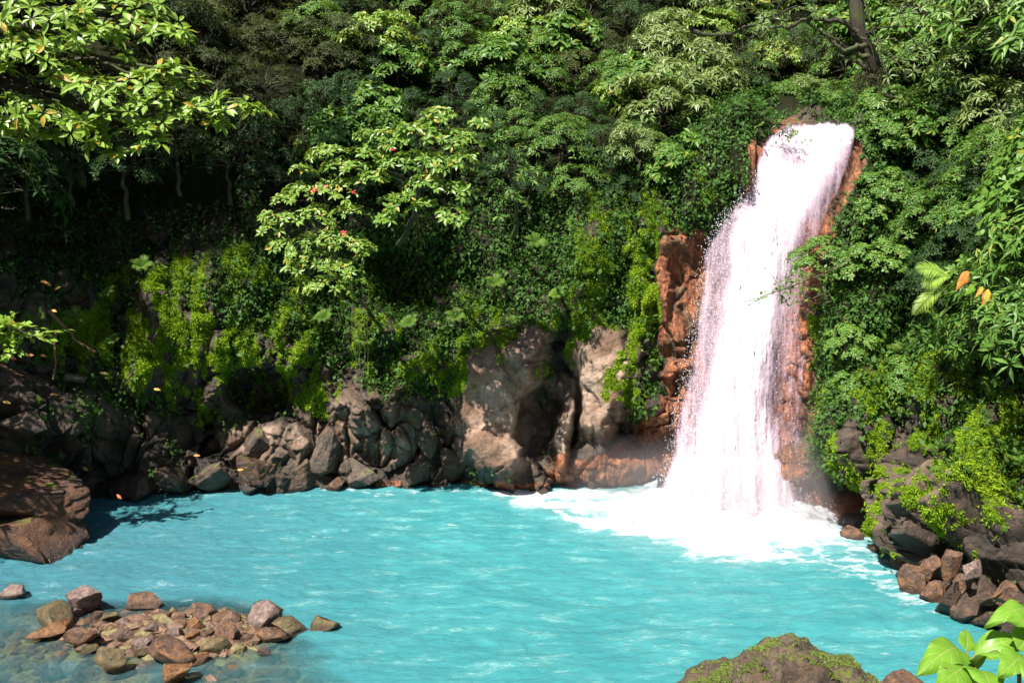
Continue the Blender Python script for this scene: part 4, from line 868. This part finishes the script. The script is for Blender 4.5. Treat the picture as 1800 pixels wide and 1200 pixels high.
spr = [(895, 240, 31.0, 40), (930, 262, 31.0, 26), (865, 258, 31.0, 26), (900, 290, 30.8, 34), (880, 330, 30.6, 26), (925, 318, 30.7, 22), (900, 355, 30.5, 28), (880, 385, 30.5, 20), (940, 300, 30.8, 16), (860, 300, 30.8, 20)]
hero('broadleaf_tree', 'tree', 'glossy mid green tree just right of the yellow green middle tree', p3, at(898, 300, 32), spr, .24, T_LANCE, M['mid_leaf'], 8, .4, 1.2, rt_=.09, droop=.3)
bs = hit(-330, 420, .1); rs5 = np.random.RandomState(5); sp5 = []
for i in range(22):
    w5 = np.array([rs5.uniform(-19, -7.5), rs5.uniform(29.2, 31.5), rs5.uniform(19, 21.5)]); a5, b5 = proj(w5); sp5.append((float(a5), float(b5), w5[1], 105.))
hero('shade_tree', 'tree', 'added shade tree above the left cliff, unseen over the top edge of the picture', bs, (-17, 30, 18.5), sp5, .26, T_LANCE, M['deep_leaf'], 7, .35, 1.6, rt_=.4, droop=.2)  # crown placed above the frame only to cast shade on the left wall
# leaning mossy tree over the lip
tp = np.array([at(1562, 250, 34.5), at(1556, 200, 34.2), at(1544, 150, 34), at(1530, 105, 33.8), at(1508, 60, 33.6), at(1504, 0, 33.6), at(1496, -70, 33.8), at(1490, -200, 34.5)])
spr = [(1590, 15, 32.5, 50), (1640, 30, 32, 70), (1720, 20, 31.5, 70), (1700, 70, 31.3, 60), (1620, 90, 31.6, 56), (1690, 105, 31, 40), (1760, 60, 31, 50), (1590, 130, 31.6, 40), (1650, 130, 31.2, 40), (1420, 20, 33, 30), (1360, 30, 33, 36), (1300, 20, 33.2, 50),
       (1450, -60, 33, 90), (1600, -80, 32.5, 110), (1560, 170, 31.8, 26), (1700, 140, 31, 26)]
tr_ = hero('leaning_tree', 'tree', 'dark mossy trunked tree leaning above the lip of the waterfall', tp[0], tp[4], spr, .30, T_LANCE, M['pale_leaf'], 7, .25, .75, rt_=.42, droop=.3, trunkpts=tp)
T = Tubes(); b0 = tp[0]
for pts in [[(1508, 60), (1470, 35), (1430, 33), (1390, 45), (1350, 48), (1320, 66), (1290, 100)], [(1528, 100), (1500, 92), (1470, 70), (1440, 60)], [(1520, 80), (1480, 90), (1450, 62), (1400, 30)], [(1540, 140), (1510, 110), (1470, 95)], [(1215, 50), (1240, 66), (1280, 62), (1320, 45), (1400, 12)]]:
    q = np.array([at(x, y, 33.2) for x, y in pts]) - b0; n = 20; u = np.linspace(0, len(q) - 1, n); q = np.stack([np.interp(u, range(len(q)), q[:, i]) for i in range(3)], -1) + RS.randn(n, 3) * .04; T.add(q, np.linspace(.10, .03, n), 6)
link('branch', T.mesh('branch'), M['bark'], tr_)
L = Leaves()   # beard moss hanging off the branches
for x0, x1, y0 in [(1290, 1480, 60), (1210, 1400, 55), (1500, 1560, 120)]:
    for i in range(60):
        x = RS.uniform(x0, x1); q = at(x, y0 + RS.uniform(-14, 18), 33.1) - b0; n = 16; zz_ = np.arange(n) * .05 * RS.uniform(.6, 1.6)
        L.add(q + np.stack([RS.randn(n) * .03, RS.randn(n) * .03, -zz_], -1), np.stack([RS.randn(n) * .4, RS.randn(n) * .4, -np.ones(n)], -1), RS.randn(n, 3), np.full(n, .10))
M['beard'] = leaf_mat('beard_moss', (.05, .06, .02), (.14, .14, .05), gloss=.8)
tag(link('beard_moss', L.mesh('beard_moss', T_LANCE), M['beard'], tr_), kind='stuff')
# branch reaching over the fall, twig at the lip, hanging vine
def leafy_branch(name, label, cat, pts, Y, leaf, mat, n, thick=.02, spread=18):
    q = np.array([at(x, y, Y) for x, y in pts]); base = q[0]; root = empty(name, base, label, cat); T = Tubes(); L = Leaves(); m = 24
    u = np.linspace(0, len(q) - 1, m); c = np.stack([np.interp(u, range(len(q)), q[:, i]) for i in range(3)], -1) - base; T.add(c, np.linspace(thick, thick * .3, m), 5)
    for i in range(n):
        a = c[RS.randint(2, m)]; b = a + RS.randn(3) * spread * Y / FOC * np.array([1, .7, .6]); T.add(curve(a, b, .03, 4), [.008, .006, .004, .003], 3)
        k = 7; s_t = a + (b - a) * np.linspace(.3, 1, k)[:, None]; L.add(s_t, (b - a)[None] + RS.randn(k, 3) * .25, np.tile([0, -.3, 1.], (k, 1)) + RS.randn(k, 3) * .3, leaf * (.7 + .5 * RS.rand(k)))
    link('stem', T.mesh('stem'), M['twig'], root); link('foliage', L.mesh('foliage', T_SMALL), mat, root); return root
leafy_branch('branch', 'leafy twig reaching left across the middle of the waterfall', 'branch', [(1500, 455), (1450, 480), (1400, 500), (1350, 518)], 29.5, .15, M['mid_leaf'], 60, .03, 26)
leafy_branch('branch', 'thin bare ended twig below the leafy twig over the waterfall', 'branch', [(1450, 515), (1420, 528), (1390, 533)], 29.5, .12, M['mid_leaf'], 5, .015, 8)
leafy_branch('branch', 'thin dark twig lying across the lip of the waterfall', 'branch', [(1540, 232), (1500, 238), (1460, 242), (1432, 240)], 33.2, .14, M['deep_leaf'], 10, .04, 10)
leafy_branch('vine', 'thin vine hanging down in front of the upper waterfall', 'vine', [(1458, 205), (1453, 260), (1450, 330), (1448, 400)], 32.8, .10, M['deep_leaf'], 14, .012, 5)
leafy_branch('branch', 'drooping sprig over the left corner of the waterfall lip', 'branch', [(1330, 195), (1370, 225), (1400, 245)], 33.2, .16, M['mid_leaf'], 20, .02, 14)
leafy_branch('shrub', 'small bright leaved shrub poking in at the left edge halfway down', 'shrub', [(-60, 600), (-10, 575), (20, 570), (50, 590)], 26.5, .26, M['bank_leaf'], 40, .03, 26)
leafy_branch('shrub', 'sprig of bright leaves at the left edge below the small shrub', 'shrub', [(-60, 640), (-10, 610), (30, 612)], 26.5, .26, M['bank_leaf'], 26, .03, 22)
VL = ['under the right side of the yellow green tree', 'just left of the one under the yellow green tree', 'below the bright upper left tree', 'on the dark wall right of the glossy tree', 'left of the pair on the mossy wall', 'right of the pair on the mossy wall', 'left below the leaning tree branch', 'longest below the leaning tree branch', 'shortest below the leaning tree branch', 'left of the leaning tree branches']
for i, (x, y0, y1) in enumerate([(735, 380, 450), (728, 370, 430), (240, 260, 290), (1010, 350, 420), (620, 540, 640), (640, 530, 660), (1290, 110, 190), (1365, 90, 150), (1395, 120, 170), (1200, 60, 160)]):
    q = hit(x, y0, 1.3); tb = Tubes(); e = at(x + RS.uniform(-6, 6), y1, q[1]); tb.add(curve(q, e, .03, 10, .02, (1, 0, 0)), .012, 4); tb.add(curve(q + [.08, 0, 0], e + [.14, 0, .3], .04, 10, .02, (1, 0, 0)), .009, 4)
    tag(link('vine', tb.mesh('vine'), M['twig']), 'thin bare vine ' + VL[i], 'vine', 'bare hanging vines')
# fallen branches on the left wall and roots by the fall
def stick(pts, Yo, r, label, mat='twig'):
    q = np.array([hit(x, y, Yo) for x, y in pts]); n = 16; u = np.linspace(0, len(q) - 1, n); c = np.stack([np.interp(u, range(len(q)), q[:, i]) for i in range(3)], -1) + RS.randn(n, 3) * .02
    tb = Tubes(); tb.add(c, np.linspace(r, r * .4, n), 6); tag(link('fallen_branch', tb.mesh('fallen_branch'), M[mat]), label, 'branch')
M['redwood'] = bark_mat('reddish_bark', (.12, .05, .025), (.30, .15, .08), .1)
stick([(85, 545), (110, 570), (135, 600), (170, 618)], 1.3, .07, 'reddish dead branch lying diagonally on the left wall', 'redwood')
stick([(98, 580), (96, 640), (94, 670)], 1.3, .05, 'upright reddish stick on the left wall', 'redwood')
stick([(0, 640), (20, 652), (40, 662)], 1.4, .04, 'thin reddish twig at the left edge', 'redwood')
stick([(0, 365), (14, 368), (30, 366)], 2.5, .02, 'thin pale twig high at the left edge')
# fallen leaves caught on the left wall
t = NT('fallen_leaf'); r_ = t.attr('rnd'); p = t.pr(Base_Color=t.mix(r_, (.45, .12, .04), (.62, .42, .10)), Roughness=.5); M['fallen'] = t.done(p.outputs[0])
for (px, py, lab) in [(70, 494, 'left of the pair high on the dark wall'), (79, 494, 'right of the pair high on the dark wall'), (96, 509, 'alone just under the high pair'), (90, 545, 'on the end of the dead branch'), (15, 626, 'at the left edge under the small shrub'),
                      (45, 625, 'first right of the leaf at the left edge'), (70, 624, 'farthest right of the row under the shrub'), (64, 702, 'left on the sloping brown rock'), (87, 693, 'upper right on the sloping brown rock'), (86, 706, 'lower right on the sloping brown rock'), (4, 705, 'at the very left frame edge by the sloping rock'),
                      (145, 820, 'on the dark wall behind the huge boulder'), (176, 655, 'beside the flat pale stone on the wall'), (270, 683, 'on the moss of the left wall'), (340, 800, 'low on the wall above the waterline'), (416, 826, 'on the pale cracked rock'), (205, 868, 'by the water at the foot of the left wall')]:
    q = hit(px, py, 1.1); L = Leaves(); L.add(q[None], np.array([[1., 0, -.2]]) + RS.randn(1, 3) * .3, np.array([[0, -.8, .6]]), np.array([.26]))
    tag(link('fallen_leaf', L.mesh('fallen_leaf', T_OVAL), M['fallen']), 'orange fallen leaf ' + lab, 'leaf', 'fallen leaves on the left wall')
# palm fronds and the red leaved plant on the right slope
def frond(L, a, b, sag, n, ll, wide):
    c = curve(a, b, sag, n); d = unit(np.gradient(c, axis=0)); s = np.cross(d, [0, -.8, .6])
    for sg in (-1, 1):
        k = np.sin(np.linspace(.25, 3.0, n)) * ll + .03
        L.add(c, d * .75 + sg * unit(s) * wide + np.array([0, 0, -.25]) + RS.randn(n, 3) * .05, np.tile([0, -.7, .7], (n, 1)), k)
    return c
T_BLADE = (np.array([[0, .02, 0], [.5, .035, .0], [1, 0, -.1], [.5, -.035, 0], [0, -.02, 0]]), np.array([[0, 4, 3], [0, 3, 1], [1, 3, 2]]))
q0 = hit(1665, 520, 2.4); Yp = q0[1] - .5; pl = empty('palm', q0, 'young palm with three feathery yellow green fronds on the right slope', 'palm')
M['frond'] = leaf_mat('palm_frond', (.20, .38, .04), (.42, .56, .10), gloss=.4)
for (xa, ya, xb, yb) in [(1668, 488, 1612, 474), (1672, 486, 1625, 505), (1664, 502, 1606, 552)]:
    L = Leaves(); T = Tubes(); a = at(xa, ya, Yp) - q0; b = at(xb, yb, Yp - .2) - q0; c = frond(L, a, b, .14, 34, .34, .9); T.add(c, np.linspace(.012, .005, 34), 4); f = link('frond', L.mesh('frond', T_BLADE), M['frond'], pl); link('midrib', T.mesh('midrib'), M['frond'], f)
T = Tubes(); T.add(curve((0, .4, -.9), at(1668, 490, Yp) - q0, .1, 6, 0, (1, 0, 0)), .03, 6); link('stem', T.mesh('stem'), M['twig'], pl)
def broad_leaf(name, a, tip, width, up, mat, parent, curl=.12, n=14, m=9, fold=.12, wave=.03):
    a = np.asarray(a, float); tip = np.asarray(tip, float); d = tip - a; Ln = np.linalg.norm(d); d /= Ln; up = unit(np.asarray(up, float)); s = unit(np.cross(up, d)); up = np.cross(d, s)
    u = np.linspace(0, 1, n); v = np.linspace(-1, 1, m); Uu, Vv = np.meshgrid(u, v, indexing='ij')
    wd = width * .5 * np.sin(math.pi * Uu ** .8) ** .85 * (1 - .25 * Uu) * 1.15 + .001; ph = RS.rand() * 6
    hh = curl * Ln * (4 * Uu * (1 - Uu)) - fold * -np.abs(Vv) * wd + wave * Ln * np.sin(Uu * 16 + ph) * np.abs(Vv) ** 2 - .05 * Ln * np.abs(Vv) ** 3
    V = a + (Uu * Ln)[..., None] * d + (Vv * wd)[..., None] * s + hh[..., None] * up
    ix = np.arange(n * m).reshape(n, m); q = np.stack([ix[:-1, :-1], ix[:-1, 1:], ix[1:, 1:], ix[1:, :-1]], -1).reshape(-1, 4)
    me = mesh_np(name, V.reshape(-1, 3), q, {'lu': Uu.ravel(), 'lv': Vv.ravel()}, True); return link(name, me, mat, parent)
def veined(name, c1_, c2_, edge=None, vn=None):
    t = NT(name); u = t.attr('lu'); v = t.attr('lv'); av = t.math('ABSOLUTE', v)
    w = t.math('SINE', t.math('MULTIPLY', t.math('SUBTRACT', u, t.math('MULTIPLY', av, .16)), 50.)); vm = t.ramp(w, [(.90, 0.), (1., 1.)]); mid = t.ramp(av, [(.02, 1.), (.07, 0.)])
    n = t.noise(t.co(), 12, 5); col = t.mix(n, c1_, c2_); col = t.mix(t.math('MULTIPLY', t.math('MAXIMUM', vm, mid), .7), col, vn or (c2_[0] * 1.3, c2_[1] * 1.2, c2_[2] * 1.5))
    if edge: col = t.mix(t.ramp(t.math('ADD', av, t.math('MULTIPLY', n, .5)), [(.8, 0.), (1.05, 1.)]), col, edge)
    col = t.mix(t.ramp(t.noise(t.co(), 40, 3), [(.68, 0.), (.72, .7)]), col, (.12, .09, .02))
    p = t.pr(Base_Color=col, Roughness=.38, Normal=t.bump(t.math('MAXIMUM', vm, mid), .4, .004)); tr = t.n('BsdfTranslucent'); t.inp(tr, 0, col)
    mx = t.n('MixShader'); mx.inputs[0].default_value = .35; t.l(p.outputs[0], mx.inputs[1]); t.l(tr.outputs[0], mx.inputs[2]); return t.done(mx.outputs[0])
M['redleaf'] = veined('red_edged_leaf', (.50, .05, .03), (.62, .42, .08)); M['yleaf'] = veined('yellowing_leaf', (.40, .42, .05), (.60, .50, .08), (.5, .12, .04)); M['fg_leaf'] = veined('fresh_green_leaf', (.12, .29, .02), (.21, .40, .035), vn=(.36, .46, .12))
q0 = hit(1725, 560, 3.0); Yp = q0[1] - .5; rp = empty('broadleaf_plant', q0, 'plant with a red leaf and yellowing broad leaves on the right slope', 'plant')
for (xa, ya, xb, yb, w, m_, lab) in [(1702, 476, 1680, 512, .24, 'redleaf', 'red and yellow leaf'), (1728, 504, 1714, 524, .14, 'yleaf', 'yellow leaf'), (1738, 508, 1726, 542, .22, 'yleaf', 'large yellowing leaf with red edge'), (1712, 500, 1696, 520, .2, 'frond', None)]:
    o = broad_leaf('leaf', at(xa, ya, Yp) - q0, at(xb, yb, Yp - .1) - q0, w, (0, -1, .3), M[m_] if m_ != 'frond' else M['fg_leaf'], rp)
    if lab: o['label'] = lab
T = Tubes()
for xa, ya in [(1702, 476), (1728, 504), (1738, 508), (1712, 500)]: T.add(curve((0, .5, -.8), at(xa, ya, Yp) - q0, .15, 7), .014, 4)
link('stem', T.mesh('stem'), M['twig'], rp)
# foreground plant, bottom right
fb = np.array([1.50, 2.75, 7.0]); fg = empty('broadleaf_plant', fb, 'bright green large leaved plant close up in the bottom right corner', 'plant')
def fgl(nd_, xa, ya, xb, yb, Ya, Yb, w, up, curl=.12):
    return broad_leaf('leaf', at(xa, ya, Ya) - fb, at(xb, yb, Yb) - fb, w, up, M['fg_leaf'], fg, curl, 26, 15)
node1 = (1706, 1166); n1p = at(*node1, 2.6) - fb; n2p = at(1792, 1150, 2.5) - fb; n3p = at(1815, 1085, 2.6) - fb
for (xa, ya, xb, yb, Ya, Yb, w, up, cu) in [
    (1690, 1150, 1612, 1186, 2.62, 2.45, .105, (-.2, -.55, .8), .22), (1698, 1142, 1700, 1106, 2.66, 2.72, .060, (.1, -.9, .4), .05), (1714, 1150, 1800, 1132, 2.62, 2.66, .085, (.1, -.5, .85), .26),
    (1704, 1172, 1650, 1204, 2.55, 2.38, .11, (-.1, -.6, .8), .12), (1712, 1172, 1762, 1150, 2.55, 2.45, .085, (.1, -.5, .8), .16), (1716, 1176, 1742, 1216, 2.5, 2.35, .105, (0, -.6, .8), .12),
    (1815, 1078, 1733, 1098, 2.7, 2.6, .075, (-.1, -.5, .85), .2), (1830, 1100, 1770, 1090, 2.62, 2.55, .06, (0, -.5, .8), .1), (1800, 1152, 1758, 1186, 2.5, 2.38, .09, (-.1, -.6, .8), .12), (1804, 1156, 1812, 1204, 2.5, 2.35, .10, (.1, -.6, .8), .1), (1790, 1140, 1812, 1106, 2.56, 2.62, .09, (.1, -.8, .5), .08)]:
    fgl(None, xa, ya, xb, yb, Ya, Yb, w, up, cu)
T = Tubes(); T.add(curve((0, 0, 0), n1p, .05, 8, .004, (1, 0, 0)), np.linspace(.012, .006, 8), 6); T.add(curve((0, 0, 0), n2p, .07, 8, .004, (1, 0, 0)), np.linspace(.012, .006, 8), 6); T.add(curve((.1, 0, .2), n3p, .07, 8, .004, (1, 0, 0)), np.linspace(.010, .005, 8), 6)
for (xa, ya, Ya) in [(1690, 1150, 2.62), (1698, 1142, 2.66), (1714, 1150, 2.62), (1704, 1172, 2.55), (1712, 1172, 2.55), (1716, 1176, 2.5)]: T.add(curve(n1p, at(xa, ya, Ya) - fb, .004, 5), .0026, 5)
M['stemg'] = bark_mat('green_stem', (.16, .16, .04), (.26, .22, .08), 0.); link('stem', T.mesh('stem'), M['stemg'], fg)

# unseen trees added to shade the left wall and cut skylight behind the viewpoint
for i, (x, y, z, s) in enumerate([(-17, 36, 20, 2.2), (-25, 34, 22, 3.0)]):
    src = PROTO[['deep', 'dull'][i % 2]][i % 2]; copy_tree(src, (x, y, z), i * 1.7, (s, s, s * .8), ['lower', 'higher'][i] + ' unseen shade tree added above the left slope', 'tree', 'shade trees added above the left slope')
for i, (x, y, z, s) in enumerate([(-34, -14, 12, 7), (-20, -26, 12, 7), (-4, -30, 12, 7.5), (14, -28, 12, 7), (30, -16, 12, 7), (34, 0, 12, 6), (-36, 2, 12, 6), (-9, -8, 8, 3.), (9, -8, 8, 3.2), (2, -14, 9, 3.4), (17, 0, 7.5, 2.4), (-18, 0, 7, 2.6)]):  # larger outer ring added to block skylight from behind; smaller ones stock the bank
    src = PROTO['mid'][i % 3]; copy_tree(src, (x, y, z), i * 1.7, (s, s, s), 'unseen forest tree on the near bank behind the viewpoint', 'tree', 'trees on the near bank')
for k_, l_ in PROTO.items():
    for o in l_:
        if o.name not in used:
            for ch in list(o.children): bpy.data.objects.remove(ch)
            bpy.data.objects.remove(o)

# each shrub is described by the nearest thing one can find and the side it lies on
ADJ = {'deep': 'dark green', 'mid': 'mid green', 'dull': 'dull olive', 'pale': 'pale long leaved', 'yellow': 'yellow green', 'small': 'small leaved', 'broad': 'broad leaved', 'fern': 'feathery'}
MARKS = [('the bright tree at the upper left', 200, 130), ('the small shrub at the left edge', 20, 560), ('the tree with red flowers', 565, 380), ('the yellow green middle tree', 740, 290), ('the glossy middle tree', 900, 310),
         ('the round yellow green treetop', 668, 82), ('the greyish crown at the top', 950, 36), ('the drooping pale bush', 1165, 200), ('the waterfall lip', 1430, 215), ('the dark leaning trunk', 1530, 90),
         ('the palm fronds', 1640, 500), ('the red leaf', 1685, 490), ('the twig over the waterfall', 1430, 500), ('the tall moss streak', 1130, 450), ('the top left corner', 0, 0), ('the top right corner', 1800, 0), ('the reddish dead branch', 120, 580), ('the bush at the right edge', 1760, 440), ('the black hollow', 455, 685), ('the smooth pale rock', 890, 720), ('the mossy right bank', 1690, 780), ('the foot of the waterfall', 1430, 850), ('the high mossy wall', 290, 500)]
bucket = {}
for o_, kk, x, y in FILLED:
    nm, mx_, my_ = min(MARKS, key=lambda q: math.hypot(q[1] - x, q[2] - y)); dx, dy = x - mx_, y - my_
    v_ = 'above' if dy < -25 else 'below' if dy > 25 else ''; h_ = 'left' if dx < -25 else 'right' if dx > 25 else ''
    side = (v_ + (' and ' + h_ + ' of' if h_ else '')) if v_ else (h_ + ' of' if h_ else 'right behind')
    bucket.setdefault((kk, nm, side), []).append((math.hypot(dx, dy), o_))
ORD = ['nearest', 'second nearest', 'third nearest', 'fourth nearest', 'fifth nearest', 'sixth nearest', 'seventh nearest', 'eighth nearest', 'ninth nearest', 'farthest']
for (kk, nm, side), l_ in bucket.items():
    for i, (d_0, o_) in enumerate(sorted(l_, key=lambda q: q[0])):
        o_['label'] = ADJ[kk] + (' fern ' if kk == 'fern' else ' shrub ') + side + ' ' + nm + ('' if len(l_) == 1 else ', ' + ORD[min(i, 9)])
